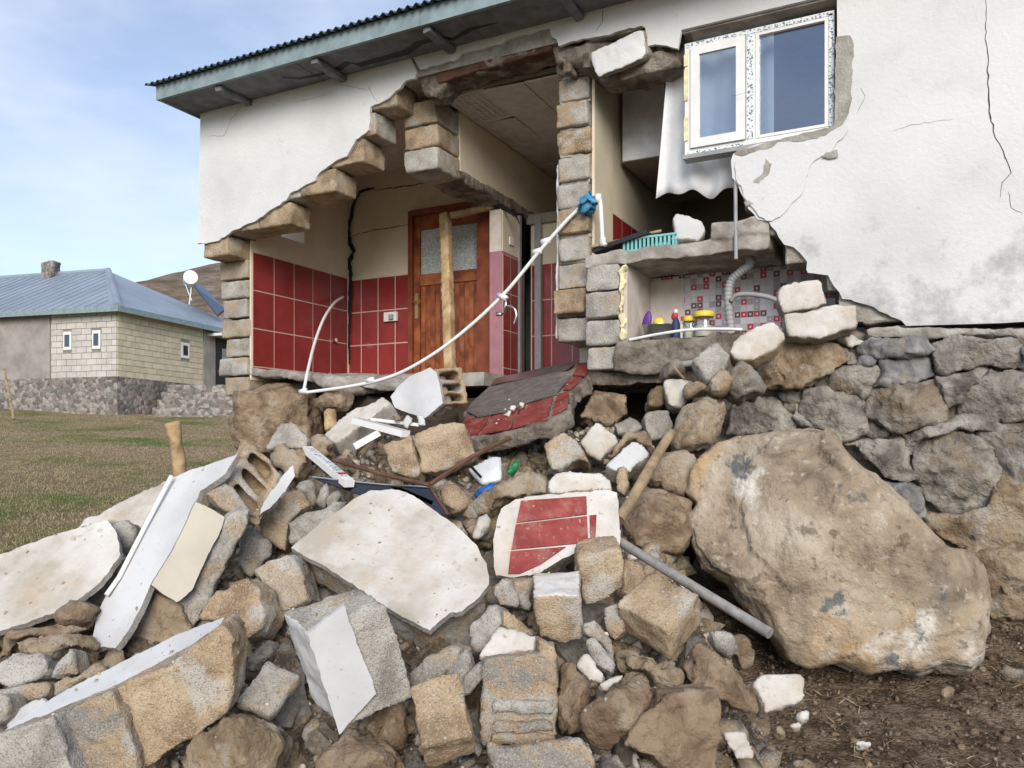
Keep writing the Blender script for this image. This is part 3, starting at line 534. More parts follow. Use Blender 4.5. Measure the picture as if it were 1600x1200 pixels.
# partition between wash room and hall: its upper half hangs, its foot remains at the door
part = mesh('partition', *join(bx(-3.98, -3.69, 0.66, 2.2, 3.96, 4.55), bx(-3.83, -3.69, 1.47, 1.80, 3.47, 3.87)), 'cream', house)
rough('broken_underside', *extrude([Vector((-4.0, y, z)) for y, z in [(0.60, 4.02), (0.62, 3.93), (0.9, 3.90), (1.2, 3.95), (1.5, 3.91), (1.9, 3.94), (2.2, 3.9), (2.2, 4.02)]], (0.325, 0, 0)), 'concrete_dirty', part, voxel=0.014, warp=0.02, amp=0.008)
for z0, z1, m_ in ((3.92, 4.12, 'block_grey'), (4.12, 4.32, 'block_tan'), (4.32, 4.54, 'block_mixed')): block('block', -4.04, -3.70, 0.28 + random.uniform(-.02, .02), 0.66, z0, z1, part, m_)
mesh('jamb', *bx(-3.83, -3.70, 1.455, 1.47, 3.47, 3.88), 'paint_pale', part); mesh('jamb_foot', *bx(-3.83, -3.69, 1.455, 1.80, 2.1, 3.47), 'mauve', part)
tile_panel(part, (-3.69, 1.46, 3.44), (0, 1, 0), (1, 0, 0), 2, 4, 0.16, 0.372, 3.44, 2.1)
mesh('wall_socket', *bx(-3.688, -3.674, 1.60, 1.68, 3.56, 3.64), 'pvc_white', part)
wall_crack([(768, 322), (785, 322), (796, 330), (806, 338), (812, 350)], 0.035, 1.44, 44)
# hall
hall = mesh('hall_wall', *join(bx(-3.67, -2.5, 2.06, 2.2, 2.0, 3.95), bx(-3.84, -2.5, 2.9, 3.0, 3.9, 4.55), bx(-3.84, -3.69, 2.2, 2.9, 3.96, 4.55)), 'cream', house)
tile_panel(hall, (-3.66, 2.06, 3.44), (1, 0, 0), (0, -1, 0), 5, 4, 0.23, 0.372, 3.44, 2.1)
mesh('hall_door_frame', *join(bx(-3.60, -3.53, 2.00, 2.045, 2.1, 3.93), bx(-3.70, -3.67, 1.80, 1.84, 2.1, 3.9)), 'pvc_grey', hall); mesh('doorway_shade_panel', *bx(-3.84, -3.80, 1.80, 2.2, 2.0, 3.95), 'black', hall); mesh('lintel', *bx(-3.70, -2.53, 2.02, 2.06, 3.86, 3.96), 'wall_dark', hall)  # black panel stands in for the unlit space through the doorway
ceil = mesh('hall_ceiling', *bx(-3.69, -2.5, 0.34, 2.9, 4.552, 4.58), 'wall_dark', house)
for i in range(3):
    for j in range(4):
        x, y = -3.68 + i * 0.385, 0.36 + j * 0.62; dz = 0.0 if (i, j) != (2, 0) else -0.012
        o_ = Vector((x + .003, y + .003, 4.53 + dz)); b_ = mesh('ceiling_board', *pbox(o_, (0.379, 0, 0.02 * random.uniform(-1, 1)), (0, 0.614, 0.012 * random.uniform(-1, 1)), (0, 0, .014)), 'ceiling_board', ceil)
        # pressed relief of the board
        if j < 2:
            pr = [bx(x + .03 + a * .055, x + .055 + a * .055, y + .03 + c * .055, y + .055 + c * .055, 4.526 + dz, 4.5305 + dz) for a in range(6) for c in range(10)]
            mesh('relief', *join(*pr), 'ceiling_board', b_ if False else ceil)['kind'] = 'stuff'
# pillar wall between hall and kitchen
pil = mesh('pillar_wall', *bx(-2.52, -2.26, 0.60, 2.9, 2.1, 4.55), 'cream', house)
zz = 2.36; k = 0
pm = ['block_grey', 'block_tan', 'block_grey', 'block_mixed', 'block_tan', 'block_grey', 'block_grey', 'block_tan', 'block_mixed', 'block_grey', 'block_grey']
while zz < 4.42:
    h = 0.205; dy = [0.0, -0.06, 0.02, 0.0, -0.02, 0.015, 0.0, 0.02, -0.01, 0.03, 0.0][k % 11]
    block('block', -2.525, -2.265, 0.16 + dy, 0.6, zz, zz + h - .012, pil, pm[k % 11], jit=0.012)
    rough('mortar_joint', *bx(-2.52, -2.265, 0.19, 0.5, zz + h - .02, zz + h + .012), 'mortar', pil, voxel=0.012, warp=0.02, amp=0.006)
    zz += h; k += 1
mesh('plaster_edge', *bx(-2.262, -2.240, 0.22, 0.62, 2.98, 4.5), 'cream', pil); rough('plaster_strip', *bx(-2.556, -2.534, 0.20, 0.6, 2.4, 3.75), 'plaster_smooth', pil, voxel=0.01, warp=0.012)
tile_panel(pil, (-2.26, 0.62, TZ), (0, 1, 0), (1, 0, 0), 8, 3, 0.25, 0.372, TZ, 2.5)
tile_panel(pil, (-2.52, 0.62, TZ), (0, 1, 0), (-1, 0, 0), 8, 4, 0.25, 0.372, TZ, 2.1)
# kitchen shell
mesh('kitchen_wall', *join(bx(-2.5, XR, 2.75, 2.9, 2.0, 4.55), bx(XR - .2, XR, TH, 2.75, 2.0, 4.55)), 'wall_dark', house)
mesh('kitchen_ceiling', *bx(-2.26, XR, 0.34, 2.75, 4.552, 4.58), 'ceiling_board', house)
mesh('rear_outer_wall', *join(bx(-6.2, XR, 3.6, 3.9, 0.6, ZS), bx(-6.2, -5.9, 1.9, 3.6, 0.6, ZS), bx(XR, XR + .3, 0.03, 3.9, 0.3, ZS)), 'plaster', house)
mesh('ceiling', *bx(-6.2, -3.69, 0.34, 3.6, 4.60, 4.64), 'paint_pale', house)
fl = mesh('floor', *join(bx(-6.15, -3.5, 0.75, 3.6, 2.10, 2.22), bx(-3.5, -2.3, 1.1, 3.6, 2.0, 2.10), bx(-2.3, XR - .2, 0.65, 3.6, 2.0, 2.15)), 'concrete', house)
sag = [(384, 574, .3), (430, 577, .28), (470, 583, .26), (500, 584, .24), (540, 586, .2), (590, 597, .16), (640, 600, .12), (640, 606, .12)]
t_ = [on_y(a, b, c) for a, b, c in sag[:-1]]; bk = [Vector((p.x, 0.95, 2.235)) for p in reversed(t_)]
rough('broken_floor_edge', *extrude(t_ + bk, (0, 0, -0.075)), 'concrete', fl, voxel=0.014, warp=0.018, amp=0.008)
rough('broken_pipe_duct', *tube([on_y(488, 590, .2), on_y(520, 600, .18), on_y(556, 606, .2), on_y(600, 606, .4)], 0.10, 12, rr=[.04, .085, .075, .05]), 'concrete', fl, voxel=0.014, warp=0.015)
# kitchen counter, stub wall and the open cupboard under it
ctr = rough('counter', *join(bx(-2.24, -0.92, 0.02, 0.62, 2.885, 2.985), bx(-1.30, -0.92, 0.0, 0.6, 2.985, 3.10)), 'concrete', house, voxel=0.014, warp=0.016, amp=0.007)
for z0, z1 in ((2.12, 2.30), (2.30, 2.50), (2.50, 2.70), (2.70, 2.90)): block('block', -2.235, -1.965, 0.02, 0.45, z0, z1, ctr, 'block_grey', jit=0.008)
mesh('cupboard_side', *bx(-1.955, -1.925, 0.06, 0.64, 2.33, 2.885), 'paint_pale', ctr); mesh('cupboard_back', *bx(-1.925, -0.35, 0.62, 0.64, 2.33, 2.88), 'mosaic_film', ctr); mesh('cupboard_back_strip', *bx(-1.924, -1.66, 0.612, 0.621, 2.34, 2.86), 'paint_pale', ctr)
rough('foam_edge', *tube(spline([(-1.95, 0.03, z) for z in (2.35, 2.45, 2.55, 2.65, 2.75, 2.86)], 4), 0.022, 8), 'foam', ctr, voxel=0.008, warp=0.03, wsc=22, amp=0.01)
rough('cupboard_sill', *extrude([Vector((x, 0.0, z)) for x, z in [(-2.0, 2.30), (-1.8, 2.325), (-1.5, 2.33), (-1.15, 2.335), (-0.9, 2.32), (-0.9, 2.1), (-1.2, 2.04), (-1.45, 2.12), (-1.7, 2.06), (-2.0, 2.10)]], (0, 0.62, 0)), 'concrete_dirty', ctr, voxel=0.016, warp=0.035, wsc=6, amp=0.014)
rough('floor_edge', *bx(-2.5, -1.1, 0.12, 0.8, 2.02, 2.12), 'concrete_dirty', fl, voxel=0.016, warp=0.03, amp=0.012)
cab = mesh('wall_cabinet', *bx(-2.235, -1.86, 0.82, 2.1, 3.90, 4.50), 'wall_dark', house); mesh('cabinet_door', *bx(-2.22, -1.87, 0.80, 0.82, 3.905, 4.50), 'white_lacquer', cab)
# window
win = mesh('window', *join(bx(WX0, WX1, 0.05, 0.11, WZ0, WZ0 + .035), bx(WX0, WX1, 0.05, 0.11, WZ1 - .035, WZ1), bx(WX0, WX0 + .04, 0.05, 0.11, WZ0 + .035, WZ1 - .035), bx(WX1 - .035, WX1, 0.05, 0.11, WZ0 + .035, WZ1 - .035), bx(-1.08, -1.02, 0.05, 0.11, WZ0 + .035, WZ1 - .035)), 'pvc_white', house)
win['label'] = 'new white plastic window with printed protective film'
mesh('film', *join(bx(-1.075, -1.035, 0.046, 0.05, WZ0 + .04, WZ1 - .04), bx(WX1 - .033, WX1 - .003, 0.046, 0.05, WZ0 + .02, WZ1 - .02), bx(WX0 + .01, WX1 - .01, 0.046, 0.05, WZ1 - .032, WZ1 - .004), bx(WX0 + .02, -1.1, 0.046, 0.05, WZ0 + .004, WZ0 + .02)), 'frame_film', win)
mesh('sash', *join(bx(-1.455, -1.085, 0.03, 0.06, WZ0 + .04, WZ0 + .10), bx(-1.455, -1.085, 0.03, 0.06, WZ1 - .10, WZ1 - .04), bx(-1.455, -1.395, 0.03, 0.06, WZ0 + .10, WZ1 - .10), bx(-1.145, -1.085, 0.03, 0.06, WZ0 + .10, WZ1 - .10)), 'pvc_white', win)
mesh('pane', *bx(-1.395, -1.145, 0.042, 0.048, WZ0 + .10, WZ1 - .10), 'window_glass', win); mesh('pane', *bx(-1.015, WX1 - .04, 0.07, 0.076, WZ0 + .035, WZ1 - .035), 'window_glass', win)
mesh('glazing_bead', *join(bx(-1.018, -0.995, 0.045, 0.07, WZ0 + .036, WZ1 - .036), bx(WX1 - .058, WX1 - .036, 0.045, 0.07, WZ0 + .036, WZ1 - .036), bx(-0.995, WX1 - .058, 0.045, 0.07, WZ0 + .036, WZ0 + .055), bx(-0.995, WX1 - .058, 0.045, 0.07, WZ1 - .055, WZ1 - .036)), 'pvc_white', win)
for z0, z1 in ((3.70, 3.86), (3.98, 4.2), (4.22, 4.3)): mesh('tape', *bx(WX0 - .004, WX0 + .022, 0.04, 0.0485, z0, z1), 'foam', win)
mesh('sill', *bx(WX0 - .01, WX1, 0.03, 0.14, WZ0 - .03, WZ0 - .002), 'pvc_grey', win)
# roof
YE = -0.42; EAVE = 4.88; lam = 0.076; nx = int((XR + 6.38) / lam * 6)
V = []
for yy in (YE - 0.06, 3.0, 6.4):
    zt = EAVE + 0.012 + 0.30 * ((yy - YE) if yy <= 3.0 else (3.0 - YE) - (yy - 3.0))
    V += [Vector((-6.38 + (XR + .2 + 6.38) * i / nx, yy, zt + 0.015 * math.sin(2 * math.pi * i * (XR + .2 + 6.38) / nx / lam))) for i in range(nx + 1)]
V += [v + Vector((0, 0, -0.005)) for v in V]; N_ = nx + 1
F = []
for b in (0, 3 * N_):
    F += [(b + j * N_ + i, b + j * N_ + i + 1, b + (j + 1) * N_ + i + 1, b + (j + 1) * N_ + i) for j in range(2) for i in range(nx)]
F += [(i, i + 1, 3 * N_ + i + 1, 3 * N_ + i) for i in range(nx)]
roof = mesh('roof', V, F, 'roof_sheet', house, recalc=False)
fas = mesh('fascia', *join(bx(-6.30, -3.4, YE, YE + .03, 4.742, EAVE - .006), bx(-3.397, XR + .2, YE + .001, YE + .03, 4.742, EAVE - .004), bx(-6.30, -6.272, YE + .03, 3.9, 4.745, EAVE - .01)), 'fascia_paint', roof)
for i in range(5): mesh('soffit_board', *bx(-6.27 + i * 1.6, -6.275 + (i + 1) * 1.6, YE + .03, 0.02, 4.752 + .002 * (i % 2), 4.77), 'soffit_board', roof)
mesh('soffit_board', *bx(-6.27, -6.2, 0.02, 3.9, 4.752, 4.77), 'soffit_board', roof)
for x in (-5.6, -4.5, -3.4, -2.3): rough('rafter_end', *bx(x, x + .07, YE + .04, 0.0, 4.70, 4.752), 'soffit_board', roof, voxel=0.012, warp=0.01)
mesh('ridge_cap', *tube([(-6.38, 3.0, 5.92), (XR + .2, 3.0, 5.92)], 0.06), 'roof_sheet', roof)
mesh('gable', [(-6.21, 0, ZS), (-6.21, 6.2, ZS), (-6.21, 3, 5.85), (-6.1, 0, ZS), (-6.1, 6.2, ZS), (-6.1, 3, 5.85)], [(0, 1, 2), (3, 5, 4), (0, 3, 4, 1), (1, 4, 5, 2), (2, 5, 3, 0)], 'plaster', house)
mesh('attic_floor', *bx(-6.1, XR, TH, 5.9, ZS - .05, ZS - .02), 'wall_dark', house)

sp = [on_plane(a, b, Vector((0, 0, 4.7495)), UP) for a, b in [(440, 121), (468, 123), (500, 117), (528, 108), (545, 98), (560, 102), (592, 94), (636, 82), (655, 68), (690, 58), (708, 62), (735, 46), (775, 36)]]; V = []; rr = random.Random(4)
for i, q in enumerate(sp):
    w_ = Vector((rr.uniform(-.02, .02), .008 + .02 * min(i, 12 - i) / 6 + rr.uniform(0, .012), 0)); V += [q - w_, q + w_]
mesh('crack', V, [(2 * i, 2 * i + 1, 2 * i + 3, 2 * i + 2) for i in range(len(sp) - 1)], 'black', roof, recalc=False)
# foundation of rough stones
def jag(poly, step=11.0, amp=2.2):
    rr = random.Random(int(poly[0][0] * 7 + poly[0][1])); out = []
    for i in range(len(poly)):
        (a, b), (c, d) = poly[i], poly[(i + 1) % len(poly)]; L_ = math.hypot(c - a, d - b); k = max(1, int(L_ / step)); out.append((a, b))
        for j in range(1, k): f = j / k + rr.uniform(-.3, .3) / k; out.append((a + (c - a) * f + rr.uniform(-amp, amp), b + (d - b) * f + rr.uniform(-amp, amp)))
    return out
def rock_solid(poly, d0=None, t=0.25, n=(0, .25, 1), inset=0.62, plane_y=None, back=None):
    """a lump whose outline, seen from the front, is poly"""
    poly = jag(poly); nw = cam_vec(n) if plane_y is None else Vector((0, -1, 0)); c = centroid(poly)
    p0 = P(c[0], c[1], d0) if plane_y is None else on_y(c[0], c[1], plane_y)
    o = [on_plane(a, b, p0, nw) for a, b in poly]; m = sum(o, Vector()) / len(o); k = len(o)
    fr = [m + (p - m) * inset + nw * t * .42 for p in o]; bk = [m + (p - m) * (inset + .12) - nw * t * (back or .75) for p in o]
    V = fr + o + bk + [m + nw * t * .5, m - nw * t * (back or .8)]
    F = [(i, (i + 1) % k, k + (i + 1) % k, k + i) for i in range(k)] + [(k + i, k + (i + 1) % k, 2 * k + (i + 1) % k, 2 * k + i) for i in range(k)]
    F += [(3 * k, (i + 1) % k, i) for i in range(k)] + [(3 * k + 1, 2 * k + i, 2 * k + (i + 1) % k) for i in range(k)]
    return V, F
def z8(l): return [(1100 + a / 3.2, 400 + b / 3.2) for a, b in l]
fnd = rough('foundation', *join(bx(-1.45, XR + .3, 0.075, 0.6, 0.2, 2.30)), 'concrete_dirty', house, voxel=0.03, warp=0.04, amp=0.02, big=0.02)
rough('footing_band', *extrude(fy([(1355, 512), (1400, 506), (1440, 514), (1500, 512), (1560, 516), (1660, 514), (1760, 516), (1760, 530), (1660, 528), (1600, 530), (1540, 524), (1490, 524), (1440, 530), (1400, 524), (1350, 528)], -0.015), (0, 0.3, 0)), 'mortar', fnd, voxel=0.014, warp=0.02, amp=0.012)
stones = [
    (z8([(270, 590), (320, 470), (420, 425), (560, 410), (650, 440), (700, 530), (560, 600), (480, 650), (330, 650)]), 'rock_tan', .30),
    (z8([(770, 450), (830, 412), (1000, 405), (1090, 410), (1145, 470), (1000, 500), (860, 520), (780, 480)]), 'rock_slate', .14),
    (z8([(870, 525), (1000, 503), (1120, 510), (1150, 590), (960, 640), (838, 652), (890, 600)]), 'rock_slate', .14),
    (z8([(550, 660), (600, 595), (700, 558), (860, 543), (885, 600), (830, 650), (790, 705), (700, 675)]), 'rock_grey', .15),
    (z8([(500, 690), (560, 662), (700, 682), (785, 722), (800, 800), (798, 870), (690, 925), (600, 875), (500, 800)]), 'rock_grey', .16),
    (z8([(800, 720), (832, 662), (980, 632), (1160, 615), (1205, 740), (1198, 820), (960, 880), (832, 800)]), 'rock_grey', .18),
    (z8([(1280, 750), (1350, 650), (1450, 590), (1580, 590), (1700, 640), (1720, 800), (1600, 815), (1450, 825), (1290, 795)]), 'rock_grey', .18),
    (z8([(1140, 425), (1250, 410), (1420, 415), (1600, 405), (1600, 560), (1500, 565), (1390, 550), (1200, 585), (1150, 500)]), 'rock_grey', .12),
    (z8([(1160, 600), (1200, 600), (1390, 560), (1430, 585), (1340, 652), (1275, 745), (1220, 760)]), 'rock_grey', .13),
    (z8([(1610, 410), (1850, 405), (1900, 540), (1720, 620), (1605, 570)]), 'rock_slate', .14), (z8([(1730, 640), (1900, 560), (2000, 700), (1900, 820), (1740, 800)]), 'rock_grey', .16),
    (z8([(660, 440), (720, 460), (770, 530), (740, 550), (700, 530)]), 'rock_grey', .12), (z8([(650, 410), (740, 400), (795, 420), (770, 445), (680, 436)]), 'plaster_rubble', .12),
    (z8([(780, 490), (860, 525), (840, 545), (770, 550)]), 'rock_slate', .08),
    (z8([(150, 730), (250, 705), (360, 715), (450, 830), (440, 872), (130, 880)]), 'rock_grey', .22), (z8([(375, 690), (450, 670), (520, 665), (500, 700), (480, 725), (400, 725)]), 'rock_grey', .13),
    (z8([(380, 730), (420, 735), (450, 755), (430, 785), (395, 765)]), 'rock_grey', .10), (z8([(455, 730), (498, 700), (500, 800), (560, 850), (460, 840)]), 'rock_grey', .10),
    (z8([(810, 810), (960, 890), (1190, 830), (1280, 790), (1440, 835), (1600, 825), (1600, 880), (1380, 880), (1250, 865), (1110, 910), (1030, 950), (1000, 895), (870, 905), (800, 880)]), 'rock_grey', .12),
    (z8([(700, 935), (870, 915), (1000, 905), (1030, 960), (1020, 1030), (1080, 1110), (1010, 1130), (900, 1110), (830, 1010)]), 'rock_grey', .16),
    (z8([(1040, 960), (1110, 920), (1250, 875), (1360, 910), (1440, 965), (1480, 1080), (1420, 1250), (1200, 1290), (1090, 1180)]), 'rock_grey', .22),
    (z8([(1370, 890), (1600, 885), (1760, 830), (1900, 900), (1880, 1100), (1600, 1150), (1490, 1090), (1445, 960)]), 'rock_grey', .22),
    (z8([(1100, 1310), (1300, 1290), (1430, 1260), (1500, 1110), (1650, 1160), (1850, 1120), (1900, 1350), (1600, 1480), (1300, 1460)]), 'rock_tan', .25),
    (z8([(1330, 1470), (1600, 1490), (1900, 1370), (1950, 1700), (1700, 1800), (1450, 1820)]), 'rock_tan', .24), (z8([(900, 1130), (1010, 1140), (1080, 1190), (1110, 1300), (1000, 1320)]), 'rock_slate', .14),
]
rr = random.Random(12)
for a in range(4):                                  # the wall goes on to the right
    for b in range(5):
        x0, y0, w_, h_ = 1700 + a * 125 + (b % 2) * 45, 545 + b * 105, 122, 100
        stones.append(([(x0 + w_ * (.5 + .5 * math.cos(q)) + rr.uniform(-10, 10), y0 + h_ * (.5 + .5 * math.sin(q)) + rr.uniform(-9, 9)) for q in [k * .785 for k in range(8)]], rr.choice(['rock_grey', 'rock_grey', 'rock_slate', 'rock_tan']), .18))
for i, (poly, m_, t) in enumerate(stones):
    cc = centroid(poly); poly = [(cc[0] + (a - cc[0]) * 1.09, cc[1] + (b - cc[1]) * 1.09) for a, b in poly]
    rough('stone', *hew(*rock_solid(poly, t=t * 1.1, plane_y=-0.03 if i else -0.15, inset=0.84, back=2.0), (0, -1, 0.1), 5, i * 13 + 1, .86, .98, (.55, .85)), m_, fnd, voxel=0.016, warp=0.014, wsc=11, amp=0.011, asc=22, big=0.012, bsc=5, strata=(0.006, 18, (.2, .1, .95)), facet=0.016, fsc=7, chip=0)
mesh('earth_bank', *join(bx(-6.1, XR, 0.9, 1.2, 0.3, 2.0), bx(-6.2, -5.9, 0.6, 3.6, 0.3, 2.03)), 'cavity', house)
rough('foundation_stone', *rock_solid([(364, 602), (430, 600), (492, 606), (500, 640), (505, 700), (440, 720), (366, 705), (358, 650)], 7.75, .5, n=(.2, 0, 1), inset=.8), 'rock_brown', house, voxel=0.025, warp=0.04, wsc=4, amp=0.02, big=0.04)
rough('foundation_stone', *rock_solid([(488, 622), (505, 610), (545, 611), (554, 625), (548, 642), (510, 648), (488, 640)], 7.0, .25), 'rock_brown', house, voxel=0.02, warp=0.03, wsc=6, amp=0.015, big=0.02)
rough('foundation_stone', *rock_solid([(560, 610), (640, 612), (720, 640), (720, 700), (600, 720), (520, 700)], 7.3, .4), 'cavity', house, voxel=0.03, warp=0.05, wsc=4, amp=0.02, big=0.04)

# ================================================================ the rubble heap
def mound_z(x, y):
    r, d = rd(np.asarray(x, float), np.asarray(y, float)); base = terrain_z(x, y)
    top = np.minimum(-0.985 + 0.45 * d, 1.62)
    q = np.stack([np.ravel(x), np.ravel(y), np.zeros(np.size(x))], 1).astype(float)
    top = top + (0.07 * fbm(q * 2.2, 3) + 0.03 * fbm(q * 7, 2)).reshape(top.shape)
    edge = -2.75 + .95 * np.maximum(d - 4.1, 0); w = sst(edge - .55, edge + .25, r) * (1 - sst(0.75, 1.25, r - 0.0 * d)) * sst(1.5, 2.3, d) * (1 - sst(0.6, 1.2, np.asarray(y, float)))
    return base - 0.06 + np.maximum(top - base + 0.06, 0) * w
hx, hy = np.meshgrid(np.linspace(-6.6, 0.9, 150), np.linspace(-4.6, 1.3, 120)); hz = mound_z(hx, hy)
mound = quadgrid('rubble_mound', np.stack([hx, hy, hz], 2).reshape(-1, 3).tolist(), 150, 120, 'heap_dirt', base=(-3, -2, 0.3)); tag(mound, kind='structure')

def vox(d): return max(0.009, 0.0036 * d)
LANDMARKS = []
def plate(name, poly, mat, t, n, d, parent, side='mortar', amp=1.7):
    """a flat skin of plaster with a crisp broken outline"""
    c = centroid(poly); poly = jag(jag(poly, 14, amp), 5, amp * .6); nw_ = cam_vec(n); p_ = P(c[0], c[1], d); o_ = [on_plane(a, b, p_, nw_) for a, b in poly]
    V, F = extrude(o_, -nw_ * t); k = len(tessellate_polygon([o_])); return mesh(name, V, F, [mat, side], parent, idx=[0] * k + [1] * (len(F) - k))
PM = dict(block_grey=0, block_tan=0, block_mixed=0)
LABELS = set()
def is_rock(m): return m.startswith('rock')
def chunk(name, label, cat, poly, mat, t=0.2, n=(0, .3, 1), d=None, dd=0.0, skin=None, kind='prism', parent=None, inset=.78, group=None, wear=1.0, skin_n=None, skin_d=None, taper=0.0):
    """one broken piece: 'prism' = flat face poly (normal n in viewer axes) of thickness t; 'rock' = rounded lump with outline poly"""
    c = centroid(poly); d0 = (d or heap_d(*c)) + dd; nw = cam_vec(n); p0 = P(c[0], c[1], d0)
    if kind == 'prism' and wear > .45: poly = jag(poly, 9, 2.0 if wear > .6 else 1.2)
    if kind == 'rock': V, F = hew(*rock_solid(poly, d0, t * 1.15, n, inset), nw + UP * .25, 6, int(c[0] * 3 + c[1]), .6, .95, (.55, .85))
    else:
        o = [on_plane(a, b, p0, nw) for a, b in poly]; V, F = extrude(o, -nw * t)
        if taper:
            k = len(o); m = sum(o, Vector()) / k
            V = V[:k] + [m - nw * t + (p - m + nw * t) * (1 - taper) for p in V[k:]]
    mats = [mat] + ([skin] if skin else [])
    fc = [((skin_n and cam_vec(skin_n)) or nw, 1, .72, p0 if skin_n is None else None, skin_d or 0.03)] if skin else []
    rk = is_rock(mat)
    kw = dict(voxel=vox(d0) * (1.15 if rk else 1), warp=(0.008 if rk else 0.006) * wear, wsc=9 if rk else 12, amp=(0.011 if rk else 0.005) * wear, asc=20 if rk else 26, big=(0.007 if rk else 0.0) * wear, bsc=6, strata=None, facet=(.020 if rk else .010 if kind == 'rock' else .003 if skin else .007) * wear, fsc=7 if rk else 9 if kind == 'rock' else 12, chip=0 if rk else (.75 if kind == 'prism' and wear > .6 and t > .06 else 0.0), iters=4)
    o = rough(name, V, F, mats, parent=parent, faces=fc, **kw)
    if parent is None: tag(o, label, cat, group); LANDMARKS.append((p0, label))
    return o
def ycorner(v0, e1, e2, e3, d0, zmax=.5):
    """the cuboid whose nearest corner and three edges are seen at these picture points"""
    s = d0 / FPX; p = [((e[0] - v0[0]) * s, -(e[1] - v0[1]) * s) for e in (e1, e2, e3)]
    dot = lambda a, b: a[0] * b[0] + a[1] * b[1]
    a, b, c = dot(p[0], p[1]), dot(p[0], p[2]), dot(p[1], p[2]); a, b, c = (min(x, -1e-5) for x in (a, b, c))
    z = [math.sqrt(-a * b / c), math.sqrt(-a * c / b), math.sqrt(-b * c / a)]
    o = P(v0[0], v0[1], d0); ax = [RGT * q[0] + UP * q[1] + FWD * min(zz * s / s, zmax) for q, zz in zip(p, z)]
    return o, ax
def cuboid(name, label, cat, v0, e1, e2, e3, mat, d=None, dd=0.0, skin=None, skin_faces=(), parent=None, group=None, zmax=.5):
    d0 = (d or heap_d(*v0)) + dd; o, ax = ycorner(v0, e1, e2, e3, d0, zmax)
    fc = []
    for i in skin_faces:                           # face opposite axis i, i.e. the visible face normal to edge i
        g_ = ax[(i + 1) % 3].cross(ax[(i + 2) % 3]); g_ = -g_ if g_.dot(ax[i]) > 0 else g_; fc.append((g_, 1, .8, o, 0.03))
    ob = rough(name, *pbox(o, *ax), [mat] + ([skin] if skin else []), parent=parent, voxel=vox(d0), warp=0.012, wsc=10, amp=0.006, asc=24, faces=fc)
    if parent is None: tag(ob, label, cat, group)
    return ob
def hollow(name, o, a, b, c, mat, parent, holes=3, vx=0.011, wall=.15, web=.10, deep=.75):
    """block with open cells on the face b x c, cells run along a"""
    o, a, b, c = map(Vector, (o, a, b, c)); parts = [pbox(o, a, b * wall, c), pbox(o + b * (1 - wall), a, b * wall, c), pbox(o + a * deep, a * (1 - deep), b, c)]
    for i in range(holes + 1): parts.append(pbox(o + c * ((1 - web) * i / holes), a, b, c * web))
    return rough(name, *join(*parts), mat, parent=parent, voxel=vx, warp=0.012, wsc=12, amp=0.005)

# ---- the large pieces of fallen wall
def fallen(name, label, poly, base_px=None): 
    c = centroid(poly); p = P(c[0], c[1], heap_d(*c)); return thing(name, label, 'wall chunk', (p.x, p.y, p.z - .25))
big = [(455, 856), (505, 813), (525, 800), (552, 780), (580, 766), (612, 764), (640, 772), (665, 788), (700, 812), (727, 835), (745, 852), (760, 880), (764, 912), (750, 932), (722, 955), (702, 958), (672, 985), (652, 975), (635, 966), (600, 946), (570, 926), (540, 906), (500, 880), (478, 870)]
t = fallen('fallen_wall_slab', 'large dirty white plastered wall slab lying face up in the middle of the heap', big)
plate('plaster', big, 'plaster_rubble', .03, (-.05, .80, .60), 3.75, t)
chunk('block_body', '', '', [(468, 860), (520, 815), (600, 775), (690, 815), (755, 880), (757, 925), (718, 950), (671, 979), (600, 942), (540, 902), (500, 876)], 'block_mixed', .20, n=(-.05, .80, .60), d=3.78, parent=t)
# long leaning wall strip on the left
wf = [(265, 748), (300, 733), (335, 722), (372, 709), (352, 740), (313, 767), (304, 787), (290, 815), (272, 852), (252, 886), (235, 914), (213, 962), (196, 992), (180, 1013), (160, 1010), (141, 1018), (147, 985), (152, 957), (170, 922), (187, 898), (226, 824)]
t = fallen('leaning_wall_strip', 'long smooth white wall strip with cream reveal and hollow block end leaning on the left heap', wf)
N1 = (-.38, .62, .68)
plate('plaster', wf, 'plaster_smooth', .03, N1, 3.72, t, amp=1.0)
plate('cream_reveal', [(306, 784), (330, 795), (351, 808), (346, 826), (325, 866), (300, 922), (276, 941), (258, 930), (237, 914), (254, 886), (274, 852), (292, 815)], 'cream_slab', .03, (.55, .18, .80), 3.66, t, amp=1.0)
chunk('block_side', '', '', [(352, 806), (372, 798), (392, 795), (384, 826), (362, 868), (338, 915), (322, 950), (302, 990), (284, 985), (277, 942), (302, 922), (327, 866), (348, 826)], 'block_grey', .16, n=(.35, .1, .93), d=3.74, parent=t)
chunk('brick_foot', '', '', [(236, 918), (275, 942), (300, 978), (302, 1000), (270, 1012), (245, 1022), (205, 1034), (170, 1018), (182, 1012), (214, 962)], 'rock_tan', .18, n=(.15, .3, .95), d=3.60, parent=t)
mesh('corner_strip', *tube([P(268, 744, 4.02), P(225, 826, 3.86), P(186, 902, 3.70), P(166, 930, 3.64)], 0.011, 8), 'pvc_white', t)
plate('inner_plaster', [(458, 727), (461, 744), (446, 768), (425, 790), (405, 806), (412, 785), (432, 758), (446, 738)], 'plaster_smooth', .025, (.5, .3, .8), 4.05, t)
o = P(389, 690, 4.22); hollow('hollow_block', o, FWD * .20 + RGT * -.10 + UP * .02, P(442, 740, 4.20) - o, P(348, 772, 3.95) - o, 'block_tan', t, vx=0.012)
chunk('block', '', '', [(345, 748), (365, 762), (398, 800), (372, 804), (340, 790), (318, 770)], 'block_grey', .16, n=(.1, .5, .86), d=3.92, parent=t)
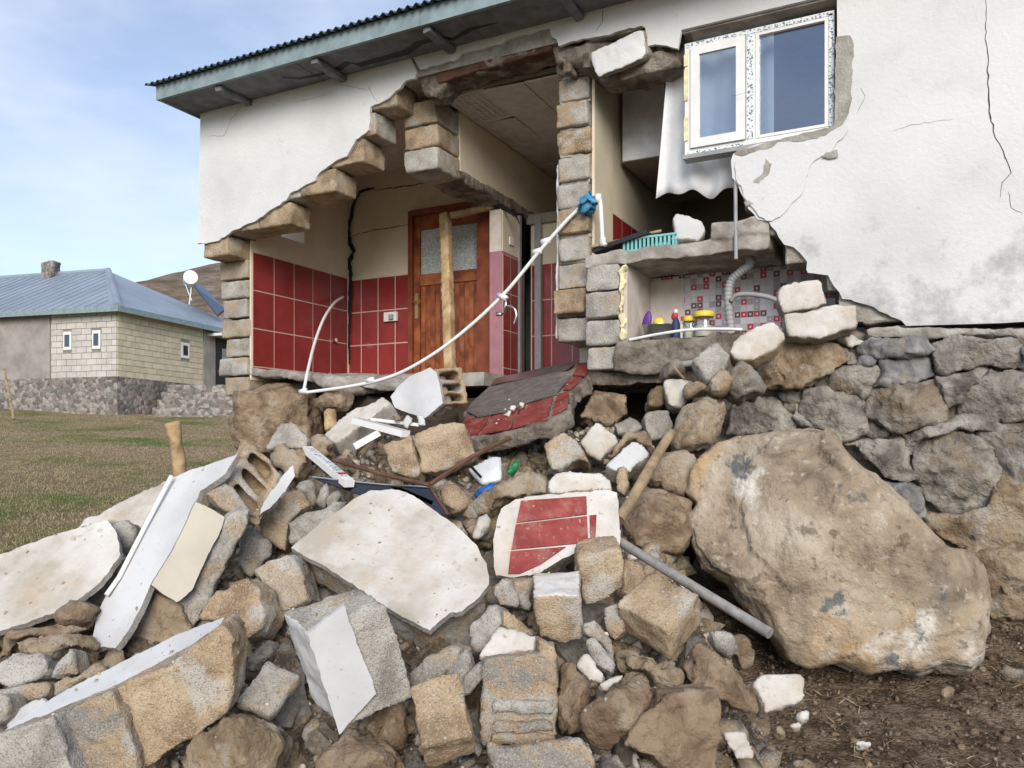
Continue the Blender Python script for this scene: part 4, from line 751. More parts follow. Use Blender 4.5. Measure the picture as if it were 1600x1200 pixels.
# far-left plaster slab
pl = [(-60, 885), (0, 866), (50, 848), (100, 831), (135, 822), (168, 813), (180, 828), (186, 848), (188, 866), (175, 885), (160, 905), (142, 922), (122, 937), (87, 957), (40, 974), (0, 986), (-60, 1004)]
t = fallen('fallen_plaster_slab', 'rough white plastered slab at the far left edge of the heap', pl)
plate('plaster', pl, 'plaster_rubble', .03, (-.15, .72, .68), 3.72, t)
chunk('block_body', '', '', [(-40, 905), (100, 845), (165, 825), (176, 860), (150, 905), (95, 945), (-40, 990)], 'block_grey', .16, n=(-.15, .72, .68), d=3.76, parent=t)
pk = [(115, 828), (135, 808), (165, 796), (200, 776), (232, 762), (260, 750), (255, 768), (240, 792), (222, 826), (205, 830), (190, 815), (168, 812)]
chunk('fallen_plaster_slab', 'pinkish white plaster slab between the far left slab and the leaning strip', 'wall chunk', pk, 'block_grey', .14, n=(-.2, .7, .68), d=4.45, skin='plaster_rubble')
chunk('block_chunk', 'grey broken block showing under the pinkish plaster slab', 'rubble', [(170, 816), (196, 812), (212, 832), (205, 858), (192, 872), (184, 845)], 'block_grey', .15, d=4.0)
# long white-edged wall piece in the lower left corner
tp = [(-30, 1160), (0, 1146), (60, 1105), (100, 1080), (180, 1040), (230, 1015), (280, 990), (320, 975), (351, 964), (343, 978), (300, 1007), (240, 1040), (180, 1070), (120, 1096), (60, 1121), (0, 1152), (-30, 1166)]
t = fallen('fallen_wall_row', 'row of pumice blocks with a thin white plaster face in the lower left corner', [(100, 1120), (200, 1100), (300, 1050)])
plate('plaster', tp, 'plaster_smooth', .025, (-.3, .90, .42), 2.90, t, amp=1.0)
chunk('block', 'tan block at the end of the row', '', [(176, 1075), (218, 1058), (262, 1046), (300, 1010), (348, 972), (366, 1000), (370, 1024), (366, 1075), (353, 1112), (310, 1150), (270, 1175), (226, 1198), (200, 1130)], 'block_tan', .22, n=(.12, .05, 1), d=2.82, parent=t)
chunk('block', '', '', [(82, 1118), (130, 1098), (174, 1078), (190, 1120), (212, 1180), (220, 1230), (120, 1230), (100, 1160)], 'block_mixed', .22, n=(.0, .05, 1), d=2.74, parent=t)
chunk('block', '', '', [(-40, 1165), (0, 1148), (78, 1120), (96, 1160), (118, 1230), (-40, 1230)], 'block_grey', .22, n=(-.05, .05, 1), d=2.66, parent=t)
# tiled slab with two blocks
ts = [(783, 795), (806, 780), (860, 772), (947, 765), (964, 770), (968, 820), (968, 853), (935, 858), (901, 864), (880, 872), (850, 890), (840, 898), (800, 902), (775, 899), (771, 868), (772, 838)]
t = fallen('tiled_wall_chunk', 'wall chunk with three dusty red tiles and white plaster on blocks beside the poles', ts)
NT = (.02, .55, .83); DT = 3.93
plate('plaster', ts, 'plaster_rubble', .035, NT, DT, t)
chunk('block_body', '', '', [(790, 800), (950, 775), (962, 850), (900, 860), (840, 892), (780, 890)], 'block_grey', .16, n=NT, d=DT + .03, parent=t)
nw = cam_vec(NT); p0 = P(*centroid(ts), DT - 0.004)
def flat_poly(name, poly, mat, parent, lift=0.006, th=0.01, n=None, p=None):
    n_ = n or nw; o_ = [on_plane(a, b, p or p0, n_) + n_ * lift for a, b in poly]; return mesh(name, *extrude(o_, -n_ * th), mat, parent)
for i, q in enumerate([[(814, 783), (916, 776), (917, 804), (807, 817)], [(806, 820), (917, 807), (919, 848), (799, 859)], [(798, 862), (884, 855), (845, 882), (812, 897), (794, 897)], [(921, 806), (932, 805), (930, 845), (923, 847)]]): flat_poly('tile', q, 'tile_dusty', t)
chunk('block', 'pumice block with a plastered top jutting forward', '', [(830, 932), (868, 931), (908, 929), (911, 968), (911, 1000), (872, 1007), (845, 996), (836, 962)], 'block_tan', .27, n=(-.04, -.22, .97), d=3.33, parent=t, skin='plaster_rubble', skin_n=(0, .95, .2))
chunk('block', '', '', [(903, 872), (935, 864), (970, 856), (974, 890), (974, 921), (940, 940), (914, 948), (906, 910)], 'block_tan', .25, n=(.0, -.15, .98), d=3.55, parent=t)
chunk('block', '', '', [(785, 903), (800, 905), (812, 945), (806, 950), (780, 948), (770, 920)], 'block_grey', .15, n=(-.1, .2, .97), d=3.62, parent=t)
chunk('block', '', '', [(802, 906), (838, 900), (832, 930), (830, 955), (815, 950)], 'block_mixed', .15, n=(.3, .2, .9), d=3.64, parent=t)
chunk('plaster_slab', 'pale pink plaster slab lying above the red tiled chunk', 'wall chunk', [(855, 752), (862, 742), (876, 735), (910, 736), (938, 735), (955, 750), (957, 764), (910, 767), (858, 770)], 'block_grey', .13, n=(0, .6, .8), d=4.55, skin='plaster_rubble')
# corner block with two plastered faces, centre front
t = fallen('plastered_corner_block', 'block corner with one smooth white face and one grey plastered face in the centre foreground', [(480, 990), (540, 1050)])
cuboid('block', '', '', (482, 990), (528, 1148), (420, 972), (598, 950), 'block_grey', d=2.80, parent=t, skin='plaster_smooth', skin_faces=(2,), zmax=.16)
o_, ax = ycorner((482, 990), (528, 1148), (420, 972), (598, 950), 2.80, .16); fn = ax[0].cross(ax[2]).normalized(); fn = fn if fn.dot(FWD) < 0 else -fn
q = [on_plane(a, b, o_ + fn * .022, fn) for a, b in jag(jag([(481, 991), (508, 968), (538, 946), (545, 972), (553, 988), (572, 1040), (588, 1084), (560, 1114), (530, 1148), (505, 1070)], 14, 1.4), 5, 1.0)]
mesh('plaster', *extrude(q, -fn * .024), 'plaster_smooth', t)
# floor slab tipped down from the hall
fs = [(722, 672), (722, 645), (740, 625), (765, 603), (772, 597), (840, 580), (905, 567), (932, 566), (915, 595), (894, 613), (890, 640), (858, 660), (800, 675), (745, 685), (727, 685)]
A_, B_, C_ = P(770, 597, 7.0), P(905, 567, 6.5), P(800, 660, 5.35); nF = (B_ - A_).cross(C_ - A_).normalized(); nF = nF if nF.z > 0 else -nF
t = thing('tipped_floor_slab', 'tipped floor slab with grey carpet and red border tiles below the hall', 'floor slab', C_ - Vector((0, 0, .2)))
fo = [on_plane(a, b, A_, nF) for a, b in fs]
rough('slab', *extrude(fo, -nF * .11), 'concrete_dirty', t, voxel=0.02, warp=0.02, amp=0.01)
def fpoly(name, poly, mat, lift, th=.008): return mesh(name, *extrude([on_plane(a, b, A_, nF) + nF * lift for a, b in poly], -nF * th), mat, t)
fpoly('carpet', [(730, 645), (738, 632), (765, 607), (878, 583), (893, 590), (870, 618), (826, 631), (797, 644), (747, 654)], 'carpet', .016)
fpoly('rug', [(768, 604), (776, 594), (840, 580), (902, 567), (897, 574), (884, 582), (840, 592)], 'stove_steel', .02)
for q in [[(724, 682), (725, 662), (730, 650), (746, 656), (768, 652), (747, 682)], [(750, 681), (771, 652), (797, 646), (814, 640), (798, 672)], [(801, 671), (817, 639), (828, 633), (866, 622), (860, 640), (856, 657)], [(872, 618), (890, 613), (887, 638), (864, 652), (866, 636)], [(880, 611), (888, 596), (900, 590), (910, 592), (894, 610)], [(896, 588), (904, 570), (928, 568), (914, 590)]]: fpoly('tile', q, 'tile_dusty', .013)
for a, b in [(793, 645), (800, 636), (815, 630)]: chunk('plaster_crumb', '', '', [(a - 6, b), (a, b - 5), (a + 8, b - 4), (a + 4, b + 4)], 'plaster_rubble', .03, n=(0, .8, .6), d=5.5, parent=t)

# ---- single pieces: name, label, outline, material, options
SOLO = [
 ('pumice_block', 'pale square-faced block standing left of the large white slab', [(396, 890), (420, 876), (458, 864), (472, 900), (484, 937), (455, 952), (430, 962), (412, 925)], 'block_grey', dict(t=.22, n=(-.05, .25, .97))),
 ('pumice_block', 'tan cracked block leaning between the leaning strip and the pale block', [(306, 967), (330, 935), (355, 915), (386, 900), (402, 918), (416, 960), (402, 990), (370, 1004), (345, 972)], 'block_tan', dict(t=.22, n=(-.1, .3, .95), dd=-.1)),
 ('ridged_block', 'dark ridged block edge in the gap beside the leaning strip', [(378, 832), (392, 820), (425, 850), (424, 866), (395, 902), (372, 880)], 'block_grey', dict(t=.2, n=(.3, .2, .9), dd=.12)),
 ('stone_shard', 'thin grey shard wedged below the tan cracked block', [(370, 1042), (395, 1020), (424, 1000), (426, 1022), (404, 1058), (378, 1050)], 'rock_grey', dict(t=.12, kind='rock')),
 ('field_stone', 'big tan stone at the bottom edge under the pale square block', [(300, 1170), (330, 1132), (357, 1114), (395, 1122), (424, 1138), (440, 1165), (428, 1196), (410, 1225), (300, 1225)], 'rock_tan', dict(t=.28, kind='rock')),
 ('field_stone', 'brown pointed stone at the bottom edge below the plastered corner block', [(486, 1200), (500, 1178), (518, 1160), (542, 1155), (586, 1168), (606, 1182), (622, 1205), (600, 1235), (500, 1235)], 'rock_brown', dict(t=.26, kind='rock')),
 ('field_stone', 'dark brown stone half hidden right of the plastered corner block', [(560, 1135), (600, 1105), (630, 1092), (634, 1140), (622, 1190), (590, 1165)], 'rock_brown', dict(t=.2, kind='rock', dd=.15)),
 ('grey_stone', 'grey rounded block beside the crumbling grey lumps', [(641, 1052), (664, 1028), (692, 1010), (720, 1012), (712, 1034), (692, 1050), (694, 1074), (660, 1088), (641, 1086)], 'block_grey', dict(t=.2, n=(-.2, .25, .95))),
 ('crumbled_block', 'crumbling grey lump between grey block and plaster-topped block', [(697, 1062), (716, 1018), (735, 1012), (741, 1040), (728, 1060), (715, 1082)], 'block_grey', dict(t=.14, kind='rock')),
 ('block_shard', 'grey curved block shard left of the plaster-topped block', [(712, 1080), (735, 1050), (758, 1030), (756, 1060), (738, 1082), (722, 1090)], 'block_grey', dict(t=.1, n=(.2, .3, .9))),
 ('pumice_block', 'grey block with a brown edge right under the large white slab', [(732, 982), (765, 944), (776, 948), (784, 972), (762, 1004), (745, 1020), (735, 1010)], 'block_grey', dict(t=.18, n=(-.3, .25, .9))),
 ('block_shard', 'rust-tinted block shard leaning over the plaster-topped block', [(772, 944), (800, 958), (835, 985), (838, 996), (800, 984), (780, 974)], 'block_tan', dict(t=.14, n=(.1, .6, .8))),
 ('brown_stone', 'upright brown slab stone right of the plaster-topped block', [(874, 1046), (886, 1036), (902, 1040), (926, 1070), (922, 1110), (914, 1148), (900, 1152), (876, 1140), (872, 1090)], 'rock_brown', dict(t=.16, kind='rock')),
 ('brown_stone', 'smooth brown oval stone leaning in the lower centre', [(914, 1122), (930, 1098), (958, 1074), (985, 1058), (1012, 1050), (1024, 1076), (1010, 1108), (980, 1142), (946, 1174), (922, 1160)], 'rock_brown', dict(t=.2, kind='rock', dd=-.12)),
 ('tan_stone', 'dusty tan stone above the brown oval stone', [(966, 1014), (1000, 1020), (1034, 1032), (1064, 1050), (1066, 1076), (1034, 1086), (1010, 1052), (975, 1042)], 'rock_tan', dict(t=.2, kind='rock')),
 ('brown_block_stone', 'large squarish brown stone at the bottom right of the heap', [(978, 1162), (996, 1130), (1012, 1112), (1042, 1086), (1080, 1084), (1118, 1081), (1128, 1112), (1127, 1160), (1120, 1225), (1060, 1225), (1020, 1180)], 'rock_brown', dict(t=.3, n=(.05, .2, .97), dd=-.1, wear=.8)),
 ('long_stone', 'long flat brown stone slanting down beside the boulder', [(1068, 1040), (1082, 1016), (1100, 998), (1130, 1030), (1162, 1058), (1178, 1088), (1186, 1110), (1162, 1115), (1120, 1092), (1086, 1072)], 'rock_brown', dict(t=.18, kind='rock')),
 ('pumice_piece', 'white porous block piece lying on the soil at the heap foot', [(1172, 1066), (1190, 1056), (1232, 1052), (1258, 1056), (1260, 1090), (1230, 1102), (1196, 1115), (1188, 1092)], 'block_grey', dict(t=.12, n=(.1, .5, .85), d=3.15, skin='plaster_rubble')),
 ('tile_shard', 'pinkish white tile shard on the soil below the porous piece', [(1130, 1143), (1150, 1142), (1166, 1143), (1180, 1184), (1150, 1184)], 'plaster_rubble', dict(t=.02, n=(0, .75, .65), d=2.85)),
 ('pale_stone', 'small pale stone between the lit block and the steel pole', [(1112, 992), (1130, 985), (1148, 1000), (1158, 1018), (1138, 1026), (1120, 1010)], 'block_grey', dict(t=.1, kind='rock', d=3.35)),
 ('brown_pebble', 'small brown stone right of the pale stone by the pole', [(1146, 1002), (1164, 998), (1182, 1012), (1178, 1036), (1160, 1050), (1148, 1032)], 'rock_brown', dict(t=.12, kind='rock', d=3.4)),
 ('bent_shard', 'curved grey block shard standing under the tiled chunk', [(913, 975), (930, 968), (946, 980), (958, 1004), (965, 1040), (955, 1030), (940, 1005), (918, 990)], 'block_grey', dict(t=.09, n=(.2, .3, .9), dd=-.05)),
 ('flat_shard', 'flat grey shard below the curved shard', [(912, 1000), (928, 994), (962, 1036), (956, 1054), (930, 1040)], 'block_grey', dict(t=.07, n=(-.2, .4, .9), dd=-.05)),
 ('flat_shard', 'pale edged shard lying above the brown oval stone', [(900, 1040), (916, 1018), (942, 1052), (940, 1066), (920, 1062)], 'plaster_rubble', dict(t=.06, n=(-.2, .5, .85), dd=-.05)),
 ('white_shard', 'thin white plaster strip resting on the brown oval stone', [(936, 1068), (952, 1060), (976, 1052), (972, 1062), (946, 1078)], 'plaster_rubble', dict(t=.05, n=(0, .6, .8), dd=-.15)),
 ('grey_block', 'grey block behind the lit block beside the tiled chunk', [(944, 952), (962, 944), (974, 950), (978, 990), (960, 1004), (946, 990)], 'block_mixed', dict(t=.2, n=(-.2, .2, .96), dd=.05)),
 ('tan_block', 'tan block wedged behind the tiled chunk and the steel pole', [(975, 872), (1005, 880), (1012, 905), (1008, 935), (990, 950), (975, 925)], 'block_tan', dict(t=.2, n=(.3, .2, .9), dd=.15)),
 ('red_stone', 'small reddish stone in the gap under the steel pole', [(1036, 912), (1056, 908), (1068, 922), (1056, 932), (1040, 930)], 'rock_brown', dict(t=.12, kind='rock', d=3.75)),
 ('broken_block', 'large broken block under the plaster-topped block at the bottom edge', [(762, 1160), (800, 1168), (870, 1158), (905, 1150), (922, 1170), (932, 1210), (860, 1228), (770, 1228)], 'block_mixed', dict(t=.25, n=(.05, .35, .93))),
 ('flat_stone', 'flat grey shard at the bottom edge right of the broken block', [(934, 1195), (958, 1178), (966, 1190), (990, 1210), (940, 1222)], 'rock_grey', dict(t=.08, kind='rock')),
 ('reddish_stone', 'reddish flat stone on top of the small left pile', [(22, 1002), (60, 998), (120, 990), (136, 1004), (135, 1018), (110, 1012), (84, 1034), (40, 1020)], 'rock_tan', dict(t=.16, kind='rock', d=3.35)),
 ('grey_block_stone', 'grey angular stone at the left edge under the reddish stone', [(-10, 1042), (16, 1022), (62, 1020), (76, 1054), (40, 1066), (12, 1074), (-10, 1068)], 'block_grey', dict(t=.16, n=(0, .35, .93), d=3.2)),
 ('pyramid_stone', 'small pyramid-shaped grey stone in the left pile', [(80, 1062), (96, 1030), (110, 1012), (122, 1036), (124, 1056), (100, 1060)], 'block_grey', dict(t=.14, kind='rock', d=3.18)),
 ('tan_stone', 'tan lumpy stone beside the pyramid-shaped stone', [(80, 1066), (120, 1058), (146, 1036), (162, 1046), (140, 1062), (118, 1072), (84, 1088)], 'block_mixed', dict(t=.14, kind='rock', d=3.12)),
 ('flat_block', 'flat yellowish block strip at the left edge above the lower row', [(-8, 1078), (40, 1070), (72, 1067), (74, 1086), (34, 1100), (-8, 1100)], 'block_mixed', dict(t=.14, n=(0, .3, .95), d=3.08)),
 ('plaster_flake', 'light grey flat flake leaning on the lower left row', [(5, 1138), (28, 1106), (66, 1086), (82, 1098), (50, 1114), (26, 1132)], 'plaster_smooth', dict(t=.05, n=(-.2, .7, .7), d=2.98)),
 ('grey_stone', 'grey stone cut by the left edge below the flat block strip', [(-10, 1084), (12, 1092), (20, 1106), (8, 1128), (-10, 1140)], 'block_grey', dict(t=.14, kind='rock', d=2.95)),
 ('flat_brown_stone', 'long flat brown stone under the far left slab', [(-10, 990), (40, 982), (96, 972), (138, 970), (142, 980), (98, 992), (20, 1004), (14, 1028), (-10, 1030)], 'rock_brown', dict(t=.18, kind='rock', d=3.5)),
 ('brown_stone', 'brown stone wedged between far left slab and leaning strip', [(92, 960), (120, 942), (140, 945), (146, 972), (100, 976)], 'rock_brown', dict(t=.16, kind='rock', d=3.55)),
 ('grey_shard', 'grey block piece under the right edge of the far left slab', [(128, 934), (164, 908), (186, 876), (190, 894), (166, 924), (146, 940)], 'block_grey', dict(t=.14, n=(.2, .3, .93), d=3.78)),
 # middle and upper heap
 ('plastered_block', 'white plastered hollow block on top of the heap below the door', None, None, None),
 ('tan_block_pair', 'left half of the split tan block in the upper heap', [(597, 697), (620, 686), (640, 678), (648, 708), (655, 735), (652, 748), (612, 740), (603, 716)], 'block_tan', dict(t=.2, n=(-.15, .2, .96), d=4.95)),
 ('tan_block_pair', 'right half of the split tan block with ridged side in the upper heap', [(645, 676), (690, 661), (722, 659), (734, 684), (743, 712), (710, 728), (680, 738), (659, 738), (652, 706)], 'block_tan', dict(t=.22, n=(-.05, .2, .97), d=4.95)),
 ('concrete_strip', 'long pale concrete strip slanting behind the white profiles', [(503, 680), (528, 655), (552, 638), (578, 630), (598, 619), (612, 627), (590, 645), (566, 662), (540, 682), (522, 694)], 'concrete', dict(t=.16, n=(-.35, .7, .62), d=5.5, skin='plaster_rubble')),
 ('pinkish_block', 'pinkish grey block on the upper left shoulder of the heap', [(413, 702), (424, 680), (438, 660), (455, 658), (470, 670), (480, 682), (480, 698), (446, 697)], 'block_grey', dict(t=.2, n=(-.2, .5, .84), d=5.15)),
 ('tan_rock', 'brown angular stone beside the pinkish grey block', [(416, 706), (446, 698), (474, 703), (480, 722), (464, 750), (445, 738), (430, 722)], 'rock_tan', dict(t=.18, kind='rock', d=4.95)),
 ('rubble_stone', 'small tan stone right of the pinkish grey block', [(480, 682), (500, 676), (516, 690), (520, 712), (500, 724), (484, 705)], 'rock_tan', dict(t=.16, kind='rock', d=5.15)),
 ('grey_rubble', 'grey rounded lump above the top edge of the large white slab', [(462, 756), (478, 746), (492, 754), (494, 784), (480, 796), (468, 780)], 'block_grey', dict(t=.13, kind='rock', d=4.55)),
 ('grey_rubble', 'upright grey lump left of the dark sheet', [(494, 790), (500, 760), (508, 754), (514, 776), (508, 796)], 'block_grey', dict(t=.1, kind='rock', d=4.5)),
 ('grey_rubble', 'flat grey lump tucked under the dark sheet', [(512, 770), (528, 764), (536, 776), (522, 796), (510, 800)], 'block_grey', dict(t=.12, kind='rock', d=4.45)),
 ('ridged_slab', 'grey pumice slab at the upper left edge of the large white slab', [(448, 816), (475, 800), (512, 790), (538, 776), (525, 800), (505, 822), (480, 842), (452, 850)], 'block_grey', dict(t=.14, n=(-.1, .5, .86), d=4.2)),
 ('tan_block', 'tan block leaning under the hollow end of the leaning strip', [(404, 812), (430, 790), (452, 768), (470, 762), (484, 790), (470, 800), (450, 818), (446, 862), (425, 850), (408, 838)], 'block_tan', dict(t=.2, n=(.1, .2, .97), d=4.25)),
 ('pumice_lump', 'porous tan lump below the brown bar', [(680, 755), (698, 746), (724, 765), (738, 780), (730, 795), (708, 802), (694, 785)], 'block_tan', dict(t=.16, kind='rock', d=4.55)),
 ('tan_wedge', 'long tan wedge of rubble above the red tiled chunk', [(716, 800), (745, 778), (790, 748), (815, 730), (846, 724), (858, 742), (853, 770), (800, 782), (770, 796), (736, 812)], 'rock_tan', dict(t=.2, kind='rock', d=4.55)),
 ('white_stone', 'small white plaster lump between white slab and tiled chunk', [(740, 838), (748, 806), (760, 800), (766, 826), (752, 842)], 'plaster_rubble', dict(t=.1, kind='rock', d=4.1)),
 ('brown_stone', 'brown stone filling the gap left of the tiled chunk', [(715, 812), (745, 806), (768, 828), (770, 860), (750, 855), (735, 835)], 'rock_brown', dict(t=.18, kind='rock', d=4.25)),
 ('tan_block', 'tan block with a white edge above the pale pink slab', [(850, 694), (864, 682), (882, 672), (905, 694), (922, 724), (902, 716), (876, 735), (862, 732)], 'block_tan', dict(t=.18, n=(-.15, .35, .92), d=4.95)),
 ('cracked_block', 'cracked pale block right of the tan white-edged block', [(907, 690), (920, 672), (933, 656), (958, 677), (966, 690), (948, 708), (937, 720), (918, 708)], 'block_grey', dict(t=.16, n=(-.2, .3, .93), d=5.0, skin='plaster_rubble')),
 ('white_wedge', 'white plastered wedge beside the wooden pole', [(946, 727), (966, 708), (990, 685), (1004, 694), (1018, 710), (986, 736), (966, 738)], 'block_grey', dict(t=.14, n=(.05, .6, .8), d=4.85, skin='plaster_smooth')),
 ('upright_block', 'small upright yellowish block below the white wedge', [(961, 728), (976, 727), (984, 756), (976, 776), (963, 766)], 'block_tan', dict(t=.12, n=(-.2, .2, .96), d=4.65)),
 ('brown_stone', 'flat-faced brown stone lying under the kitchen corner', [(907, 652), (918, 630), (930, 610), (958, 610), (984, 614), (980, 648), (962, 662), (935, 656)], 'rock_brown', dict(t=.25, n=(0, .35, .93), d=5.8)),
 ('small_rubble', 'grey crumbled lump above the white wedge', [(960, 664), (985, 650), (1002, 655), (1004, 670), (985, 682), (965, 680)], 'block_grey', dict(t=.14, kind='rock', d=5.2)),
 ('brown_slab', 'brown flat block behind the white wedge', [(944, 726), (960, 704), (978, 672), (1012, 674), (1024, 700), (1008, 692), (988, 684)], 'rock_brown', dict(t=.14, n=(0, .5, .86), d=5.0)),
 ('grey_block', 'light grey square block above the top of the wooden pole', [(1006, 650), (1012, 640), (1046, 638), (1053, 668), (1046, 680), (1018, 690), (1008, 665)], 'block_grey', dict(t=.2, n=(-.05, .2, .97), d=5.1)),
 ('reddish_stone', 'reddish crumbled stone above the light grey square block', [(1012, 636), (1016, 612), (1036, 602), (1042, 630), (1032, 640)], 'rock_tan', dict(t=.16, kind='rock', d=5.3)),
 ('pale_block', 'pale block with greenish foot below the cupboard', [(1038, 592), (1062, 591), (1085, 592), (1080, 615), (1066, 637), (1046, 635), (1040, 615)], 'block_grey', dict(t=.2, n=(-.1, .2, .97), d=5.15, skin='plaster_rubble')),
 ('ochre_stone', 'ochre flat stone wedged beside the pale greenish block', [(1071, 600), (1096, 598), (1120, 606), (1110, 612), (1072, 620)], 'rock_tan', dict(t=.16, kind='rock', d=5.05)),
 ('large_stone', 'large grey and rust-stained stone above the rounded stone', [(1056, 690), (1058, 660), (1075, 625), (1108, 612), (1136, 624), (1138, 646), (1124, 680), (1112, 698), (1080, 708), (1060, 702)], 'rock_tan', dict(t=.3, kind='rock', d=4.85)),
 ('rounded_stone', 'rounded stone with a pale worn face between pole and boulder', [(1016, 745), (1022, 718), (1042, 705), (1075, 706), (1094, 718), (1086, 748), (1068, 778), (1040, 766)], 'rock_tan', dict(t=.3, kind='rock', d=4.7)),
 ('brown_boulder', 'big brown stone under the rounded stone left of the boulder', [(972, 812), (990, 775), (1015, 752), (1045, 770), (1082, 782), (1086, 810), (1076, 850), (1060, 868), (1010, 868), (982, 850)], 'rock_brown', dict(t=.35, kind='rock', d=4.5)),
 ('grey_slab', 'grey angular pumice slab leaning at the cupboard corner', [(1080, 562), (1100, 546), (1122, 532), (1140, 556), (1132, 580), (1104, 596), (1092, 578)], 'block_grey', dict(t=.16, n=(-.2, .3, .93), d=4.95)),
 ('ochre_block', 'rounded ochre stone under the grey angular slab', [(1106, 602), (1116, 580), (1136, 572), (1146, 590), (1140, 610), (1122, 614)], 'rock_tan', dict(t=.2, kind='rock', d=4.9)),
 ('dark_stone', 'dark grey stone right of the rounded ochre stone', [(1140, 575), (1160, 568), (1185, 582), (1200, 600), (1196, 615), (1162, 618), (1144, 606)], 'rock_grey', dict(t=.25, kind='rock', d=4.85)),
 ('plastered_block', 'tan block with a white plaster face leaning on the foundation', [(1140, 550), (1148, 528), (1175, 512), (1200, 500), (1214, 505), (1228, 528), (1205, 548), (1178, 562), (1150, 562)], 'block_tan', dict(t=.16, n=(-.25, .35, .9), d=4.95, skin='plaster_rubble')),
 ('plastered_wall_block', 'upper white plastered wall block resting at the broken wall edge', [(1216, 452), (1230, 442), (1262, 436), (1280, 436), (1292, 462), (1293, 474), (1260, 484), (1222, 489), (1214, 470)], 'block_grey', dict(t=.2, n=(-.25, .1, .96), d=5.02, skin='plaster_rubble')),
 ('plastered_wall_block', 'lower white plastered wall block sitting on the foundation stones', [(1224, 490), (1260, 485), (1300, 476), (1338, 477), (1343, 505), (1336, 514), (1300, 522), (1285, 529), (1230, 527), (1226, 510)], 'block_grey', dict(t=.22, n=(-.25, .08, .96), d=4.95, skin='plaster_rubble')),
 ('pumice_crumb', 'grey lump with a bent wire below the cupboard sill', [(1032, 575), (1046, 562), (1060, 560), (1072, 574), (1066, 590), (1036, 590)], 'concrete_dirty', dict(t=.16, kind='rock', d=5.2)),
]
for nm, lb, poly, m_, kw in SOLO:
    if poly: chunk(nm, lb, 'rubble' if 'stone' not in nm and 'rock' not in nm else 'stone', poly, m_, **kw)
cuboid('pumice_block', 'small pale speckled block left of the plastered corner block', 'rubble', (420, 1119), (419, 1136), (360, 1102), (454, 1071), 'block_grey', d=2.95)
cuboid('pumice_block', 'sunlit tan pumice block at the lower end of the steel pole', 'rubble', (1042, 983), (1054, 1042), (972, 955), (1104, 938), 'block_tan', d=3.28)
cuboid('tan_topped_block', 'block with tan top and white front at the bottom edge of the picture', 'rubble', (658, 1168), (663, 1225), (632, 1091), (738, 1150), 'block_tan', d=2.70)
# block standing upright under a plaster cap
t = fallen('plaster_topped_block', 'upright broken block with a white plaster cap in the lower centre', [(810, 1080)])
chunk('block', '', '', [(756, 1030), (800, 1026), (868, 1022), (871, 1080), (872, 1150), (840, 1172), (800, 1160), (752, 1165), (750, 1100)], 'block_mixed', .24, n=(-.05, .05, 1), d=2.98, parent=t)
chunk('plaster_cap', '', '', [(744, 1028), (760, 1003), (780, 977), (810, 984), (838, 993), (836, 1020), (815, 1014), (790, 1022), (765, 1026)], 'plaster_rubble', .10, n=(-.1, .62, .78), d=3.06, parent=t)
chunk('block_side', '', '', [(842, 1000), (860, 1005), (872, 1024), (872, 1048), (846, 1040)], 'block_tan', .2, n=(.1, .15, 1), d=3.0, parent=t)
for i, y in enumerate((1098, 1130, 1150)): chunk('block_rib', '', '', [(768, y), (850, y - 3), (868, y + 4), (866, y + 16), (768, y + 17)], 'block_mixed', .1, n=(0, -.1, 1), d=2.95, parent=t)
# hollow block with white face on top of the heap
t = fallen('plastered_hollow_block', 'white plastered hollow block with open cells on the heap below the door', [(660, 610)])
plate('plaster', [(610, 620), (622, 604), (640, 588), (672, 574), (682, 582), (688, 606), (692, 630), (664, 653), (640, 646), (617, 637)], 'plaster_smooth', .025, (-.55, .25, .80), 5.55, t, amp=.8)
o = P(680, 576, 5.52); hollow('hollow_block', o, FWD * .24 + RGT * -.13 + UP * -.03, P(722, 574, 5.62) - o, P(692, 634, 5.50) - o, 'block_tan', t, vx=0.014)
chunk('block_body', '', '', [(618, 622), (645, 592), (676, 580), (688, 626), (662, 646)], 'block_grey', .16, n=(-.55, .25, .80), d=5.60, parent=t)

# ---- the boulder
bl = [(1080, 735), (1096, 712), (1120, 690), (1150, 680), (1200, 674), (1262, 670), (1296, 676), (1320, 706), (1350, 738), (1388, 768), (1420, 792), (1446, 818), (1470, 842), (1500, 858), (1530, 862), (1552, 890), (1556, 925), (1548, 975), (1545, 1030), (1520, 1050), (1480, 1048), (1440, 1064), (1400, 1052), (1350, 1048), (1300, 1040), (1258, 1052), (1230, 1040), (1205, 1000), (1170, 960), (1140, 915), (1100, 890), (1082, 850), (1076, 815), (1088, 785), (1076, 765)]
nb = (-.18, .22, .96); c = centroid(bl); p0 = P(c[0], c[1], 4.25); nw = cam_vec(nb)
o_ = [on_plane(a, b, p0, nw) for a, b in bl]; m_ = sum(o_, Vector()) / len(o_); k = len(o_)
V, F = [], []
for s, off in ((0.55, .27), (0.80, .21), (0.94, .10), (1.0, -.06), (.96, -.3), (.80, -.55), (.5, -.68)): V += [m_ + (p - m_) * s + nw * off for p in o_]
for j in range(6): F += [(j * k + i, j * k + (i + 1) % k, (j + 1) * k + (i + 1) % k, (j + 1) * k + i) for i in range(k)]
V += [m_ + nw * .30, m_ - nw * .7]; F += [(7 * k, (i + 1) % k, i) for i in range(k)] + [(7 * k + 1, 6 * k + i, 6 * k + (i + 1) % k) for i in range(k)]
V, F = hew(V, F, nw + UP * .2, 5, 5, .80, .96, (.72, .92))
bo = rough('boulder', V, F, 'boulder_rock', voxel=0.016, warp=0.025, wsc=4, amp=0.010, asc=17, big=0.022, bsc=3, strata=(0.006, 9, (.5, .2, .85)), facet=0.022, fsc=2.6, chip=0)
